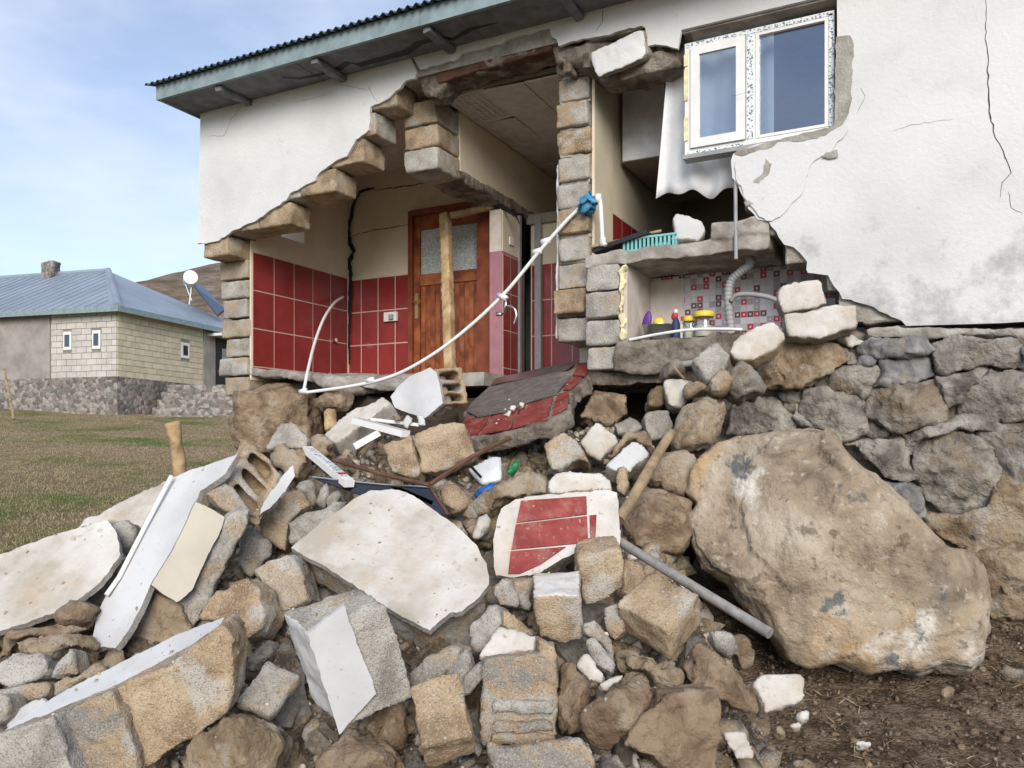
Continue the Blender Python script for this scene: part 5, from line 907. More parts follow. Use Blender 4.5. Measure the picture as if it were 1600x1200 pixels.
tag(bo, 'huge tan and ochre boulder resting against the stone foundation', 'boulder')

# ---- poles, bars, profiles, sheet in the heap
def rod(name, label, cat, pts, r, mat, n=12, rr=None):
    o = mesh(name, *tube(pts, r, n, rr=rr), mat, smooth=True); tag(o, label, cat); 
    bm = bmesh.new(); bm.from_mesh(o.data)
    for e in bm.edges:
        if len(e.link_faces) == 2 and e.calc_face_angle(0) > 1.0: e.smooth = False
    bm.to_mesh(o.data); bm.free(); return o
rod('wooden_pole', 'slim wooden pole standing in the heap left of the boulder', 'pole', [P(967, 812, 4.12), P(985, 785, 4.2), P(1008, 745, 4.36), P(1030, 706, 4.52), P(1049, 676, 4.66)], .028, 'stick_wood', rr=[.031, .029, .031, .028, .027])
rod('steel_pole', 'long grey steel pole slanting across the foot of the boulder', 'pole', [P(966, 845, 4.05), P(1203, 990, 3.38)], .024, 'steel_pole')
rod('brown_bar', 'rusty brown bar crossing the heap under the split tan block', 'bar', [P(672, 757, 4.75), P(740, 712, 4.78), P(798, 684, 4.82)], .016, 'timber_dark', 6)
t = thing('framed_sheet', 'dark shiny sheet with a metal edge lying behind the large white slab', 'sheet', P(600, 800, 4.5))
q = [(488, 746), (540, 752), (600, 758), (672, 762), (685, 782), (700, 805), (660, 800), (620, 790), (560, 772)]
nn = cam_vec((0, .55, .83)); pp = P(*centroid(q), 4.5); mesh('panel', *extrude([on_plane(a, b, pp, nn) for a, b in q], -nn * .012), 'dark_glass', t)
mesh('edge', *tube([on_plane(a, b, pp, nn) + nn * .004 for a, b in q[:4]], .007, 6), 'stove_steel', t); mesh('edge', *tube([on_plane(a, b, pp, nn) + nn * .005 for a, b in q[3:6]], .009, 6), 'timber_dark', t); mesh('bar', *tube([P(522, 719, 4.62), P(600, 742, 4.52), P(671, 758, 4.42)], .013, 6), 'timber_dark', t)
def profile(name, label, a, b, w, h, mat='pvc_white', film_=False):
    t = thing(name, label, 'window profile', (a + b) / 2); d_ = (b - a).normalized(); mesh('profile', *beam('', a, b, w, h, None), mat, t)
    u = d_.cross(UP).normalized(); v = u.cross(d_)
    if film_:
        mesh('film', *pbox(a + d_ * .03 - u * w * .4 + v * (h / 2), (b - a) * .86, u * w * .8, v * .002), 'frame_film', t); mesh('red_mark', *pbox(a + (b - a) * .80 - u * w * .4 + v * (h / 2 + .002), d_ * .03, u * w * .8, v * .002), 'red_plastic', t)
    else:
        for k in (-.22, .22): mesh('groove', *beam('', a + u * w * k + v * h * .5, b + u * w * k + v * h * .5, w * .10, .003, None), 'pvc_grey', t)
profile('window_profile', 'white window profile with printed film sloping left of the dark sheet', P(480, 702, 5.0), P(546, 756, 4.5), .06, .04, film_=True)
profile('window_profile', 'long white grooved window profile on the upper heap', P(556, 657, 5.3), P(634, 678, 5.0), .07, .04)
profile('window_profile', 'short white window profile below the long grooved one', P(553, 698, 5.1), P(592, 676, 5.15), .06, .04)
profile('window_profile', 'thin white strip behind the long grooved profile', P(580, 655, 5.45), P(655, 664, 5.3), .025, .02)
for i, (lb, poly) in enumerate([('white plaster flake beside the plastered hollow block', [(626, 660), (634, 645), (646, 652), (636, 668)]), ('white flake with a red mark below the plastered hollow block', [(650, 650), (660, 645), (666, 664), (654, 664)]), ('tan crumb between the white profiles', [(608, 650), (622, 642), (630, 652), (618, 662)])]):
    chunk('plaster_flake', lb, 'rubble', poly, ['plaster_smooth', 'plaster_smooth', 'rock_tan'][i], .03, n=(-.2, .6, .78), d=5.3)
t = thing('white_panel_piece', 'broken white appliance panel with a dark slot in the heap', 'panel', P(758, 735, 5.0) - Vector((0, 0, .1)))
chunk('panel', '', '', [(730, 733), (770, 711), (783, 713), (783, 750), (752, 756)], 'white_lacquer', .05, n=(-.2, .5, .85), d=5.0, parent=t, wear=.4); mesh('slot', *beam('', P(737, 730, 4.93), P(752, 746, 4.90), .015, .012, None), 'black', t)
chunk('blue_bag', 'crumpled bright blue plastic bag in the heap', 'bag', [(742, 772), (752, 758), (768, 751), (782, 758), (778, 768), (762, 776), (748, 780)], 'deep_blue', .08, d=4.75, kind='rock', wear=2.2)
chunk('green_bag', 'small scrap of green plastic in the heap', 'bag', [(796, 738), (802, 727), (812, 723), (812, 732), (804, 740)], 'green_plastic', .05, d=5.0, kind='rock', wear=2)

# ================================================================ props, pipes and posts of the house
def at_y(px, py, y): return on_y(px, py, y)
t = thing('water_pipe', 'white plastic water pipe hanging loose from wash room to pillar', 'pipe', at_y(472, 614, -.1))
run = [at_y(536, 464, 1.6), at_y(522, 474, 1.3), at_y(506, 498, .9), at_y(492, 535, .5), at_y(482, 575, .1), at_y(474, 614, -.12)]
mesh('pipe', *tube(spline(run, 8), .0145, 10), 'pvc_white', t, smooth=True)
run2 = [at_y(474, 614, -.12), at_y(545, 604, -.1), at_y(600, 592, -.08), at_y(650, 570, -.05), at_y(712, 528, 0), at_y(785, 462, .05), at_y(845, 390, .08), at_y(888, 342, .10), at_y(914, 318, .12)]
mesh('pipe', *tube(spline(run2, 8), .0145, 10), 'pvc_white', t, smooth=True)
for a, b, y in ((474, 614, -.12), (579, 597, -.09), (853, 380, .09), (840, 396, .08)):
    p = at_y(a, b, y); mesh('coupling', *tube([p - Vector((.035, 0, -.01)), p + Vector((.035, 0, .02))], .024, 10), 'pvc_white', t, smooth=True)
p = at_y(779, 461, .05); q = at_y(791, 466, .0); mesh('tee', *tube([p, q], .022, 10), 'pvc_white', t, smooth=True)
mesh('tap', *join(tube([q, at_y(790, 478, .0), at_y(787, 492, .0)], .011, 8), tube(spline([at_y(791, 478, 0), at_y(802, 480, -.02), at_y(807, 492, -.02), at_y(803, 508, -.02)], 5), .010, 8), tube([at_y(776, 491, 0), at_y(784, 491, 0)], .016, 10)), 'chrome', t, smooth=True)
rough('pipe_wrap', *rock_solid([(905, 318), (912, 308), (924, 304), (930, 312), (927, 326), (912, 330)], 6.0, .10), 'blue_plastic', voxel=.008, warp=.05, wsc=24, amp=.012)
tag(bpy.data.objects['pipe_wrap'], 'knotted blue plastic wrap tying the pipe to the pillar', 'wrap')
t = thing('riser_pipe', 'short white pipe with two elbows beside the pillar above the counter', 'pipe', at_y(942, 384, .05))
mesh('pipe', *tube(spline([at_y(929, 312, .10), at_y(935, 309, .08), at_y(938, 316, .06), at_y(940, 345, .05), at_y(942, 376, .05), at_y(946, 383, .04)], 5), .017, 10), 'pvc_white', t, smooth=True)
for a, b in ((935, 310), (942, 378)): p = at_y(a, b, .06); mesh('elbow', *tube([p - Vector((0, 0, .03)), p + Vector((0, 0, .03))], .024, 10), 'pvc_white', t, smooth=True)
rod('vertical_rod', 'thin grey rod hanging in front of the dark kitchen', 'rod', [at_y(1149, 280, .02), at_y(1150, 405, .0)], .013, 'pvc_grey', 8)
t = thing('waste_pipe', 'grey corrugated waste pipe curving below the sink', 'pipe', at_y(1140, 515, .25))
pts = spline([at_y(1170, 396, .25), at_y(1172, 412, .25), at_y(1158, 424, .25), at_y(1143, 438, .25), at_y(1138, 460, .25), at_y(1140, 490, .25), at_y(1143, 516, .25)], 16)
mesh('trap', *tube(pts, .03, 12, rr=[.030 + .003 * math.sin(i * 1.5) for i in range(len(pts))]), 'pvc_grey', t, smooth=True)
mesh('branch', *tube(spline([at_y(1142, 470, .22), at_y(1152, 461, .2), at_y(1175, 460, .18), at_y(1200, 464, .16), at_y(1216, 470, .16)], 6), .017, 10), 'pvc_grey', t, smooth=True)
t = thing('prop_post', 'pale squared timber post propping the door head', 'post', at_y(704, 600, .9))
rough('post', *beam('', at_y(704, 606, .95), at_y(696, 334, 1.25), .095, .10, None, up=Vector((0, 1, 0))), 'timber', t, voxel=.014, warp=.005, wsc=5, amp=.002, chip=.25)
rough('head', *beam('', at_y(703, 337, 1.22), at_y(772, 322, 1.5), .09, .06, None), 'timber', t, voxel=.014, warp=.005, amp=.002, chip=.25)
rod('stovepipe', 'dull steel stovepipe standing in the dark hall doorway', 'pipe', [Vector((-3.74, 1.95, 2.1)), Vector((-3.74, 1.95, 3.35))], .045, 'stove_steel', 16)
t = thing('socket_box', 'white double socket on the red tiles beside the door', 'socket', at_y(611, 495, 1.76)); a = at_y(611, 495, 1.77)
mesh('plate', *bx(a.x - .085, a.x + .085, a.y - .02, a.y + .012, a.z - .05, a.z + .05), 'pvc_white', t); mesh('plug', *bx(a.x, a.x + .05, a.y - .05, a.y - .02, a.z - .035, a.z + .02), 'pvc_grey', t)
t = thing('broken_valve', 'small chrome valve on the red tiles in the wash room corner', 'valve', at_y(512, 535, 1.5)); a = at_y(512, 535, 1.5)
mesh('body', *tube([a, a + Vector((.12, 0, .02))], .022, 10), 'chrome', t); mesh('plate', *bx(a.x - .06, a.x - .04, a.y - .05, a.y + .06, a.z - .05, a.z + .05), 'grout', t)
# curtain behind the window, drawn to the left
nx_, nz_ = 90, 14; V = []
for j in range(nz_ + 1):
    for i in range(nx_ + 1):
        s = i / nx_; w = j / nz_; x = -1.667 + s * 0.74 - 0.10 * (1 - w) * (1 - s) ; zb_ = 3.385 + 0.03 * math.sin(s * 9) + .02 * math.sin(s * 23)
        V.append(Vector((x, 0.24 + 0.012 * math.sin(s * 31 + .6 * math.sin(w * 3)) * (1.1 - .5 * w) + .02 * math.sin(s * 17), zb_ + (4.50 - zb_) * w)))
cu = quadgrid('curtain', V, nx_ + 1, nz_ + 1, 'curtain_cloth'); tag(cu, 'white net curtain hanging inside the broken kitchen window', 'curtain')
sm = cu.modifiers.new('thick', 'SOLIDIFY'); sm.thickness = .003
# things on the counter
chunk('plaster_chunk', 'white plaster chunk lying on the kitchen counter', 'rubble', [(1046, 374), (1054, 358), (1050, 340), (1056, 331), (1080, 336), (1102, 346), (1102, 362), (1092, 376)], 'block_grey', .10, n=(-.2, .35, .9), d=5.75, skin='plaster_smooth')
t = thing('turquoise_basket', 'turquoise slotted plastic basket lying on the counter', 'basket', at_y(1010, 384, .15)); a = Vector((-1.98, .12, 2.99)); L_ = .40
mesh('base', *bx(a.x, a.x + L_, a.y, a.y + .25, a.z, a.z + .012), 'turquoise', t)
for i in range(13): mesh('slat', *bx(a.x + i * L_ / 13, a.x + i * L_ / 13 + .017, a.y, a.y + .008, a.z + .012, a.z + .085), 'turquoise', t)
mesh('rim', *join(bx(a.x, a.x + L_, a.y - .004, a.y + .012, a.z + .085, a.z + .10), bx(a.x, a.x + .012, a.y + .012, a.y + .25, a.z + .012, a.z + .10), bx(a.x + L_ - .012, a.x + L_, a.y + .012, a.y + .25, a.z + .012, a.z + .10), bx(a.x + .012, a.x + L_ - .012, a.y + .24, a.y + .25, a.z + .012, a.z + .10)), 'turquoise', t)
t = thing('oven_tray', 'dark tray tilted against the basket on the counter', 'tray', (-2.15, .25, 2.99)); mesh('pan', *pbox((-2.2, .08, 3.0), (.42, .02, .10), (0, .26, .02), (0, 0, .012)), 'black', t); mesh('rim', *pbox((-2.2, .07, 3.0), (.42, .02, .10), (0, .012, 0), (-.01, 0, .03)), 'black', t)
rod('loose_stick', 'thin brown stick lying across the dark tray', 'stick', [Vector((-2.2, .05, 3.04)), Vector((-1.72, .22, 3.14))], .012, 'stick_wood', 8)
chunk('sink_fragment', 'broken pale sink fragment on the counter end', 'sink', [(1152, 362), (1160, 352), (1172, 352), (1184, 362), (1180, 370), (1156, 370)], 'pvc_white', .10, d=5.6, kind='rock')
# things in the open cupboard
zs = 2.335
def put(px, y, z=zs): q = on_y(px, 500, y); return Vector((q.x, q.y, z))
def jar(px, y, h, r, lab):
    p = put(px, y); t = thing('lidded_jar', lab, 'jar', p, 'jars in the open cupboard'); mesh('glass', *lathe([(r * .9, 0), (r, .015), (r, h * .72), (r * .85, h * .8)], 20, p), 'jar_glass', t, smooth=True); mesh('contents', *lathe([(r * .85, .01), (r * .9, h * .45)], 16, p), 'paint_pale', t); mesh('lid', *lathe([(r * .92, h * .8), (r * .95, h * .8 + .005), (r * .95, h), (r * .8, h + .004)], 20, p), 'yellow', t, smooth=True)
jar(1100, .20, .185, .075, 'larger glass jar with a yellow lid in the open cupboard'); jar(1079, .26, .165, .055, 'smaller glass jar with a yellow lid left of the larger jar')
p = put(1029, .22); t = thing('steel_bowl', 'grey steel bowl of utensils in the open cupboard', 'bowl', p)
mesh('bowl', *lathe([(.08, 0), (.095, .01), (.115, .11), (.122, .115), (.108, .11), (.085, .02)], 24, p), 'stove_steel', t, smooth=True)
def egg(name, lab, cat, p, sx, sy, sz, mat, tilt=0.0):
    bm = bmesh.new(); bmesh.ops.create_icosphere(bm, subdivisions=2, radius=1); M = Matrix.Rotation(tilt, 3, 'Y')
    V = [Vector(p) + M @ Vector((v.co.x * sx * (1 - .25 * v.co.z), v.co.y * sy, v.co.z * sz)) for v in bm.verts]; F = [tuple(x.index for x in f.verts) for f in bm.faces]; bm.free()
    o = mesh(name, V, F, mat, smooth=True); return tag(o, lab, cat)
egg('purple_scrubber', 'purple plastic spoon head standing in the grey bowl', 'utensil', p + Vector((-.085, 0, .16)), .035, .015, .07, 'purple', .2)
egg('yellow_utensil', 'yellow kitchen sponge in the grey bowl', 'utensil', p + Vector((.005, 0, .135)), .045, .02, .04, 'yellow', .6)
egg('red_utensil', 'red plastic scoop at the right of the grey bowl', 'utensil', p + Vector((.115, .02, .18)), .025, .015, .035, 'red_plastic', .2)
t = thing('dark_bottle', 'dark blue bottle between bowl and jars', 'bottle', put(1056, .24)); mesh('body', *lathe([(.03, 0), (.032, .01), (.032, .12), (.012, .17), (.012, .2)], 14, put(1056, .24)), 'navy', t, smooth=True); mesh('cap', *lathe([(.014, .2), (.014, .225)], 12, put(1056, .24)), 'pvc_white', t)
t = thing('pale_bottle', 'pale squeeze bottle beside the dark blue bottle', 'bottle', put(1066, .3)); mesh('body', *lathe([(.03, 0), (.032, .01), (.03, .11), (.01, .15)], 14, put(1066, .3)), 'pvc_white', t, smooth=True); mesh('cap', *lathe([(.011, .15), (.011, .18)], 12, put(1066, .3)), 'red_plastic', t)
rod('curtain_rail', 'bent white rail along the front of the open cupboard', 'rail', spline([at_y(984, 531, .0), at_y(1030, 522, -.02), at_y(1080, 515, -.03), at_y(1130, 514, -.02), at_y(1160, 515, .0)], 6), .011, 'pvc_white', 8)
rod('bent_rod', 'short bent wire sticking out below the cupboard sill', 'wire', [P(1052, 572, 5.1), P(1060, 582, 5.08), P(1069, 592, 5.05)], .008, 'rock_tan' if False else 'stick_wood', 6)
rod('grey_duct', 'stub of grey pipe poking out under the cupboard sill', 'pipe', [P(1062, 570, 5.2), P(1092, 566, 5.15)], .022, 'pvc_grey', 10)
# stakes
t_z = lambda x, y: float(terrain_z(np.array([x]), np.array([y]))[0])
a = P(282, 742, 5.3); rough('wooden_stake', *tube([a + (a - P(268, 660, 5.22)) * 2.3, a, P(276, 700, 5.25), P(268, 660, 5.22)], .042, 10, rr=[.045, .045, .043, .047]), 'timber', voxel=.012, warp=.010, wsc=8, chip=0); tag(bpy.data.objects['wooden_stake'], 'barked wooden stake standing at the edge of the grass', 'stake')
rough('foundation_prop', *tube([P(520, 672, 6.6), P(515, 642, 6.7)], .055, 8), 'timber', voxel=.014, warp=.015); tag(bpy.data.objects['foundation_prop'], 'short pale post stub under the broken wash room floor', 'post')

# ================================================================ the neighbouring house
C0 = Vector((EYE.x, EYE.y, 0)) + RGT * -12.75 + FWD * 26.0; DL = (RGT * -4.6 + FWD * 1.3).normalized(); DR = (RGT * 1.3 + FWD * 4.6).normalized()
ZB, ZE, ZA = 3.70, 5.90, 8.15
def N3(l, r, z): return C0 + DL * l + DR * r + UP * z
nb_ = thing('neighbour_house', 'low block-built village house with a pale blue metal hip roof', 'house', N3(3, 3, 2.3))
def nbox(name, l0, l1, r0, r1, z0, z1, mat, parent=None): return mesh(name, *pbox(N3(l0, r0, z0), DL * (l1 - l0), DR * (r1 - r0), (0, 0, z1 - z0)), mat, parent or nb_)
base_ = nbox('stone_plinth', -.06, 14, -.06, 9, 1.2, ZB, 'far_stone')
wl = nbox('wall', 0, 14, 0, 8, ZB, ZE, 'far_joint')
nbox('shed_wall', 2.65, 14, -.05, 0.0, ZB - .02, ZE, 'far_shed', wl)
nrow = 11; hh = (ZE - ZB) / nrow
def openings(face, u0, u1, z0, z1):
    for (f, a, b, c, d) in OPEN:
        if f == face and u1 > a and u0 < b and z1 > c and z0 < d: return (a, b)
    return None
OPEN = [('L', .62, .98, 4.65, 5.25), ('L', 1.78, 2.14, 4.55, 5.15), ('R', 3.05, 3.55, 4.60, 5.20), ('R', 4.35, 8, 3.6, 5.9)]
cache = {}
for face, umax in (('L', 2.64), ('R', 4.3)):
    for r_ in range(nrow):
        u = -0.20 if r_ % 2 else 0.0
        while u < umax:
            a, b = max(u, 0), min(u + .40, umax); z0, z1 = ZB + r_ * hh, ZB + (r_ + 1) * hh
            op = openings(face, a, b, z0, z1); segs = [(a, b)] if not op else [(a, op[0]), (op[1], b)]
            for a1, b1 in segs:
                if b1 - a1 > .04:
                    if face == 'L': nbox('block', a1 + .008, b1 - .008, -.022 + random.uniform(-.004, .004), .02, z0 + .008, z1 - .008, 'far_block_shaded', wl)
                    else: nbox('block', -.022 + random.uniform(-.004, .004), .02, a1 + .008, b1 - .008, z0 + .008, z1 - .008, 'far_block_lit', wl)
            u += .40
for l0 in (.64, 1.80):
    w_ = nbox('window', l0, l0 + .32, -.03, .01, 4.62, 5.22, 'pvc_white'); nbox('pane', l0 + .07, l0 + .27, -.036, -.03, 4.72, 5.12, 'dark_glass', w_)
w_ = nbox('window', -.03, .01, 3.07, 3.52, 4.62, 5.18, 'pvc_white'); nbox('pane', -.036, -.03, 3.17, 3.42, 4.72, 5.08, 'dark_glass', w_)
nbox('porch_wall', -.05, .0, 4.32, 8, ZB, ZE - .02, 'far_shed', wl); dr = nbox('front_door', -.09, -.05, 5.0, 6.2, ZB, ZE - .25, 'black'); nbox('door_ornament', -.10, -.09, 5.35, 5.85, 4.5, 5.2, 'stove_steel', dr)
nbox('porch_post', -.5, -.3, 7.2, 7.5, ZB, ZE - .4, 'paint_pale', wl); nbox('porch_canopy', -.9, .0, 4.5, 8.2, ZE - .32, ZE - .22, 'white_lacquer')
ap = (5.0, 4.0); O_ = .35
def roofpoly(name, pts): 
    V = [N3(*p) for p in pts]; n = len(V); return mesh(name, V + [v - UP * .06 for v in V], [tuple(range(n)), tuple(range(2 * n - 1, n - 1, -1))] + [(i, (i + 1) % n, (i + 1) % n + n, i + n) for i in range(n)], 'roof_far', nb_)
rf = roofpoly('roof', [(-O_, -O_, ZE), (14, -O_, ZE), (14, 4, ZA), (4.0, 4.0, ZA)]); roofpoly('roof', [(-O_, -O_, ZE), (4.0, 4.0, ZA), (-O_, 8 + O_, ZE)]); roofpoly('roof', [(-O_, 8 + O_, ZE), (4, 4, ZA), (14, 4, ZA), (14, 8 + O_, ZE)])
mesh('hip_cap', *tube([N3(-O_, -O_, ZE + .03), N3(4, 4, ZA + .03)], .11, 8), 'roof_far', rf); mesh('ridge_cap', *tube([N3(4, 4, ZA + .02), N3(14, 4, ZA + .02)], .10, 8), 'roof_far', rf)
nbox('fascia', -O_ - .03, 14, -O_ - .05, -O_, ZE - .16, ZE + .02, 'fascia_paint', rf); nbox('fascia', -O_ - .05, -O_, -O_, 8 + O_, ZE - .16, ZE + .02, 'fascia_paint', rf)
for k in range(34):
    l = -.2 + k * .42; top = min(4.0, max(0, l)) if l < 4 else 4.0
    if top > .3: f = top / 4.0; mesh('seam', *tube([N3(l, -O_, ZE + .012), N3(l, -O_ + (4 + O_) * f * .96, ZE + (ZA - ZE) * f * .96 + .012)], .018, 4), 'roof_far', rf)
ch = rough('chimney', *pbox(N3(6.3, 3.6, ZA - .25), DL * .55, DR * .5, (0, 0, .75)), 'far_stone', nb_, voxel=.06, warp=.08, wsc=3, amp=.03)
t = thing('solar_heater', 'white tank solar water heater standing on the neighbour roof', 'water heater', N3(-.1, 6.2, 6.2))
s0 = P(301, 437, 31); mesh('tank', *tube([s0 - RGT * .28 + FWD * .5, s0 + RGT * .12 - FWD * .5], .26, 16), 'pvc_white', t, smooth=False)
c_ = [P(305, 448, 31), P(312, 442, 32.5), P(352, 482, 33), P(340, 492, 31.5)]; mesh('collector', *extrude(c_, UP * -.08), 'dark_glass', t)
for a, b in (((300, 446), (296, 476)), ((290, 444), (300, 470))): mesh('leg', *tube([P(*a, 31), P(*b, 31)], .04, 6), 'stove_steel', t)
for k in range(5):
    o_ = P(262 - 8 * k, 600, 27.2 - .32 * k); o_.z = 1.9; mesh('step', *pbox(o_, RGT * (2.3 + .25 * k), FWD * 1.2, (0, 0, 1.62 - .27 * k)), 'far_stone', nb_)
t = thing('leaning_stick', 'thin grey stick leaning near the neighbour stone plinth', 'stick', P(20, 652, 21)); mesh('stick', *tube([P(22, 655, 21), P(6, 576, 21.5)], .035, 6), 'stick_wood', t)

# ================================================================ small debris, gravel, dry grass, turf
def pebble_field(name, label, cat, n, place, smin, smax, mat, seed, power=2.0):
    rg = np.random.default_rng(seed); bm = bmesh.new(); bmesh.ops.create_icosphere(bm, subdivisions=1, radius=1); b = np.array([v.co[:] for v in bm.verts]); f = np.array([[v.index for v in q.verts] for q in bm.faces]); bm.free()
    c = place(rg, n); n = len(c); s = smin + (smax - smin) * rg.random(n) ** power
    sh = b[None] * (1 + .38 * rg.standard_normal((n, len(b), 1))).clip(.45, 1.5) * (s[:, None] * (0.55 + .75 * rg.random((n, 3))))[:, None]
    ang = rg.random((n, 3)) * 6.28; ca, sa = np.cos(ang), np.sin(ang)
    x, y, z = sh[..., 0], sh[..., 1], sh[..., 2]
    x, y = x * ca[:, :1] - y * sa[:, :1], x * sa[:, :1] + y * ca[:, :1]; y, z = y * ca[:, 1:2] - z * sa[:, 1:2], y * sa[:, 1:2] + z * ca[:, 1:2]
    V = np.stack([x, y, z], 2) + c[:, None]; F = (f[None] + (np.arange(n) * len(b))[:, None, None]).reshape(-1, 3); V = V.reshape(-1, 3)
    me = bpy.data.meshes.new(name); me.vertices.add(len(V)); me.vertices.foreach_set('co', V.ravel()); me.loops.add(F.size); me.loops.foreach_set('vertex_index', F.ravel().astype(np.int32)); me.polygons.add(len(F)); me.polygons.foreach_set('loop_start', np.arange(0, F.size, 3, dtype=np.int32)); me.update(calc_edges=True)
    for m in (mat if isinstance(mat, list) else [mat]): me.materials.append(MATS[m])
    if isinstance(mat, list): me.polygons.foreach_set('material_index', np.repeat(rg.integers(0, len(mat), n), len(f)).astype(np.int32))
    o = bpy.data.objects.new(name, me); COL.objects.link(o); return tag(o, label, cat, kind='stuff')
def on_mound(rg, n):
    d = 2.2 + 4.2 * rg.random(n); r = -3.0 + 4.1 * rg.random(n); x = EYE.x + RGT.x * r + FWD.x * d; y = EYE.y + RGT.y * r + FWD.y * d; k = y < 0.7; x, y = x[k], y[k]; r, d = rd(x, y); k = r > -2.5 + .85 * np.maximum(d - 4.1, 0); x, y = x[k], y[k]
    return np.stack([x, y, mound_z(x, y) + .01], 1)
def on_soil(rg, n):
    d = 1.7 + 3.6 * rg.random(n); r = .3 + 3.2 * rg.random(n); x = EYE.x + RGT.x * r + FWD.x * d; y = EYE.y + RGT.y * r + FWD.y * d; k = y < -.02; x, y = x[k], y[k]
    return np.stack([x, y, np.maximum(terrain_z(x, y), mound_z(x, y)) + .002], 1)
pebble_field('rubble_fragments', 'small broken fragments filling the gaps of the heap', 'rubble', 2600, on_mound, .02, .075, ['block_grey', 'block_mixed', 'rock_tan', 'block_tan', 'rock_brown', 'rock_grey'], 5, 1.6)
# fist-sized and larger fragments, one object each
protos = []
for i in range(9):
    bm = bmesh.new(); bmesh.ops.create_cube(bm, size=1.7) if i % 2 else bmesh.ops.create_icosphere(bm, subdivisions=1, radius=1)
    bmesh.ops.subdivide_edges(bm, edges=bm.edges[:], cuts=3 if i % 2 else 2, use_grid_fill=True)
    v = np.array([x.co[:] for x in bm.verts]); q = v * 1.1 + i * 7.7; f = v * (1 + .16 * fbm(q, 2) + .22 * cell_tilt(q * 1.1) + .10 * cell_tilt(q * 2.9))[:, None] * np.array([1, .75, .55])
    for x, c in zip(bm.verts, f): x.co = c
    me = bpy.data.meshes.new('rubble_fragment'); bm.to_mesh(me); bm.free(); me.materials.append(MATS[['block_grey', 'block_mixed', 'rock_tan', 'block_tan', 'rock_brown', 'block_grey', 'rock_grey', 'block_mixed', 'rock_tan'][i]]); protos.append(me)
rg = np.random.default_rng(21); FRAGS = []; TONE = ['grey', 'mottled', 'tan', 'tan porous', 'brown', 'grey', 'dark grey', 'mottled', 'tan']
for i, c in enumerate(on_mound(rg, 420)[:280]):
    o = bpy.data.objects.new('rubble_fragment', protos[i % 9]); COL.objects.link(o); o.location = Vector(c) + Vector((0, 0, .02)); o.rotation_euler = rg.random(3) * 6.28; s_ = .05 + .10 * rg.random() ** 1.5; o.scale = (s_, s_ * (.8 + .4 * rg.random()), s_); FRAGS.append((o, i, s_))
pebble_field('rubble_grit', 'fine grit and crumbs over the heap', 'grit', 6000, on_mound, .006, .03, ['block_grey', 'plaster_rubble', 'rock_tan'], 6)
pebble_field('soil_gravel', 'loose gravel and crumbs on the brown soil by the boulder', 'gravel', 5000, on_soil, .003, .022, ['soil', 'rock_brown', 'soil', 'heap_dirt', 'soil'], 8, 3.0)
def strands(name, label, cat, c, h, w, lean, mat, seed):
    rg = np.random.default_rng(seed); n = len(c); a = rg.random(n) * 6.28; u = np.stack([np.cos(a), np.sin(a), np.zeros(n)], 1); b = rg.random(n) * 6.28; ln = np.stack([np.cos(b), np.sin(b), np.zeros(n)], 1) * (lean * rg.random(n))[:, None]
    hh_ = h * (.4 + .8 * rg.random(n)); up = np.stack([np.zeros(n), np.zeros(n), hh_], 1)
    V = np.stack([c - u * w, c + u * w, c + up * .6 + ln * .4 + u * w * .6, c + up + ln], 1).reshape(-1, 3); i = np.arange(n)[:, None] * 4; F = np.concatenate([i + [0, 1, 2], i + [0, 2, 3]], 0)
    me = bpy.data.meshes.new(name); me.vertices.add(len(V)); me.vertices.foreach_set('co', V.ravel()); me.loops.add(F.size); me.loops.foreach_set('vertex_index', F.ravel().astype(np.int32)); me.polygons.add(len(F)); me.polygons.foreach_set('loop_start', np.arange(0, F.size, 3, dtype=np.int32)); me.update(calc_edges=True)
    me.materials.append(MATS[mat]); o = bpy.data.objects.new(name, me); COL.objects.link(o); return tag(o, label, cat, kind='stuff')
rg = np.random.default_rng(3)
d = 4.6 + 22 * rg.random(90000) ** 1.6; u_ = -.78 + .62 * rg.random(90000); r = u_ * d; x = EYE.x + RGT.x * r + FWD.x * d; y = EYE.y + RGT.y * r + FWD.y * d
k = ~((x > -6.3) & (y > -.2)) & (mound_z(x, y) <= terrain_z(x, y) + .02); x, y = x[k], y[k]
strands('grass', 'short patchy spring grass on the slope', 'grass', np.stack([x, y, terrain_z(x, y) - .005], 1), .035, .006, .03, 'grass_blade', 4)
c = on_soil(rg, 2600); q = c.copy(); q[:, 2] = 0; keep = vnoise(q * 1.6) > -.05; strands('dry_straw', 'dry straw and dead leaves on the soil before the boulder', 'straw', c[keep], .02, .004, .11, 'leaf_dry', 9)
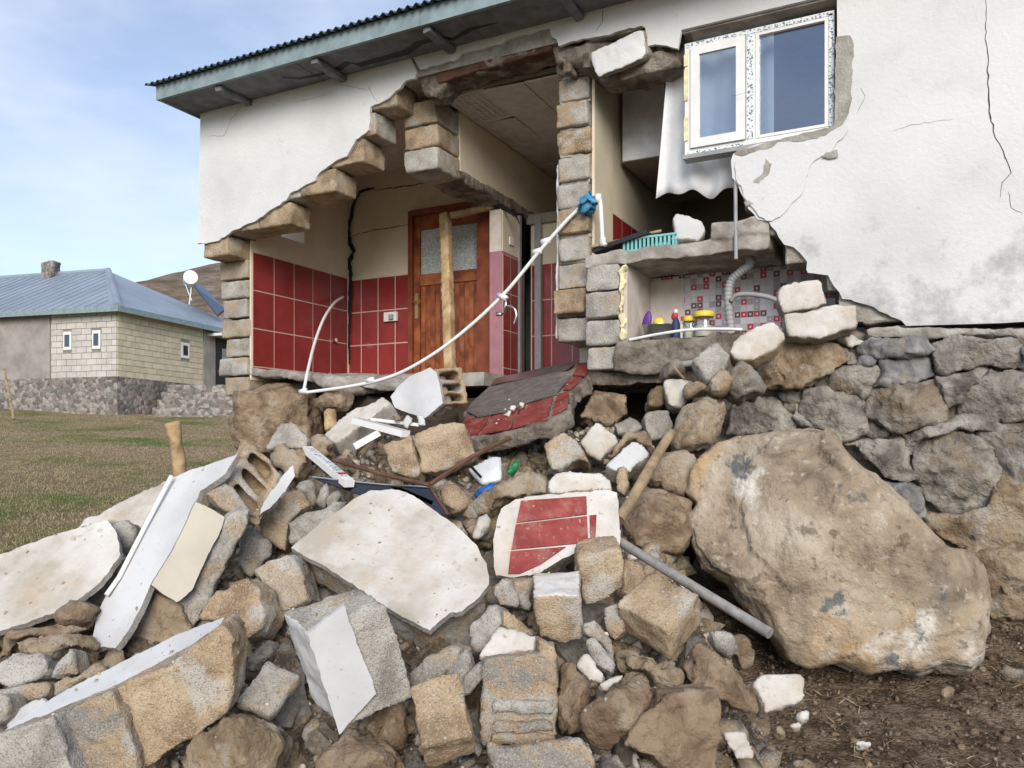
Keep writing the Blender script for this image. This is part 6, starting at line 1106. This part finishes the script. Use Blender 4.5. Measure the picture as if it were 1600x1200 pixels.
for i, (lb, poly, dd) in enumerate([('small white plaster crumb on the soil right of the porous piece', [(1245, 1118), (1262, 1112), (1268, 1122), (1250, 1126)], 3.05), ('second white crumb on the soil just below the first', [(1238, 1132), (1256, 1130), (1254, 1138), (1240, 1138)], 3.0), ('white crumb cluster in the middle of the soil', [(1330, 1160), (1350, 1150), (1364, 1164), (1345, 1170)], 2.85), ('thin grey slate sliver at the right edge of the soil', [(1552, 1050), (1580, 1044), (1605, 1046), (1600, 1054), (1560, 1058)], 3.75), ('ochre pebble on the soil below the boulder', [(1468, 1078), (1484, 1068), (1496, 1074), (1492, 1090), (1474, 1092)], 3.5), ('pinkish pebble on the soil near the tile shard', [(1208, 1140), (1222, 1136), (1228, 1148), (1214, 1150)], 3.0), ('brown stone at the bottom edge of the soil', [(1236, 1188), (1262, 1178), (1282, 1192), (1276, 1215), (1240, 1215)], 2.75)]):
    chunk('crumb' if i < 3 else 'pebble', lb, 'stone', poly, ['plaster_rubble', 'plaster_rubble', 'plaster_rubble', 'rock_grey', 'rock_tan', 'rock_tan', 'rock_tan'][i], .05, n=(0, .7, .7), d=dd, kind='rock')
settle_rough()
# keep the loose fragments that can be seen, name each by its look and its neighbour
bpy.context.view_layer.update(); dg = bpy.context.evaluated_depsgraph_get(); STOP = {'at', 'in', 'of', 'the', 'on', 'under', 'beside', 'between', 'above', 'below', 'and', 'right', 'left', 'with', 'a', 'behind', 'by'}
for o, i, s_ in FRAGS:
    seen = 0
    for k in range(9):
        tgt = o.location + Vector((random.uniform(-1, 1), random.uniform(-1, 1), random.uniform(-.5, 1))) * s_ * .6; h = SC.ray_cast(dg, EYE, (tgt - EYE).normalized()); seen += bool(h[0] and h[4].name == o.name)
    if not seen: bpy.data.objects.remove(o); continue
    lm, lt = min(LANDMARKS, key=lambda q: (q[0] - o.location).length); near = lt.split()[:9]
    while near and near[-1] in STOP: near.pop()
    q = o.location - lm; a_, b_ = q.dot(RGT), q.z - q.dot(FWD) * .1
    rel = ('right of' if a_ > 0 else 'left of') if abs(a_) > abs(b_) * 1.3 else ('above' if b_ > 0 else 'below')
    lb = '%s %s fragment %s the %s' % ('fist-sized' if s_ < .075 else 'larger', TONE[i % 9], rel, ' '.join(near))
    if lb in LABELS: bpy.data.objects.remove(o); continue
    LABELS.add(lb); tag(o, lb, 'rubble', 'loose fragments of the heap')
# crumbs lying on top of the pieces
cr = []
rg = np.random.default_rng(77)
for k in range(2200):
    d = 2.4 + 3.6 * rg.random(); r = (-.68 + .98 * rg.random()) * d; p = EYE + RGT * r + FWD * d; p.z = 2.6
    if p.y > -.15: continue
    h = SC.ray_cast(dg, p, Vector((0, 0, -1)))
    if h[0] and h[2].z > .55 and rg.random() < .3 + .7 * float(vnoise(np.array([[p.x * 3, p.y * 3, 0]]))[0] > 0): cr.append(h[1][:])
cr = np.array(cr)
pebble_field('rubble_crumbs', 'crumbs of block and plaster scattered on top of the heap', 'grit', len(cr), lambda rg, n: cr, .002, .010, ['block_grey', 'block_grey', 'plaster_rubble', 'block_tan'], 31, 3.0)
print('TRIS', sum(sum(len(p.vertices) - 2 for p in o.data.polygons) for o in SC.objects if o.type == 'MESH'))
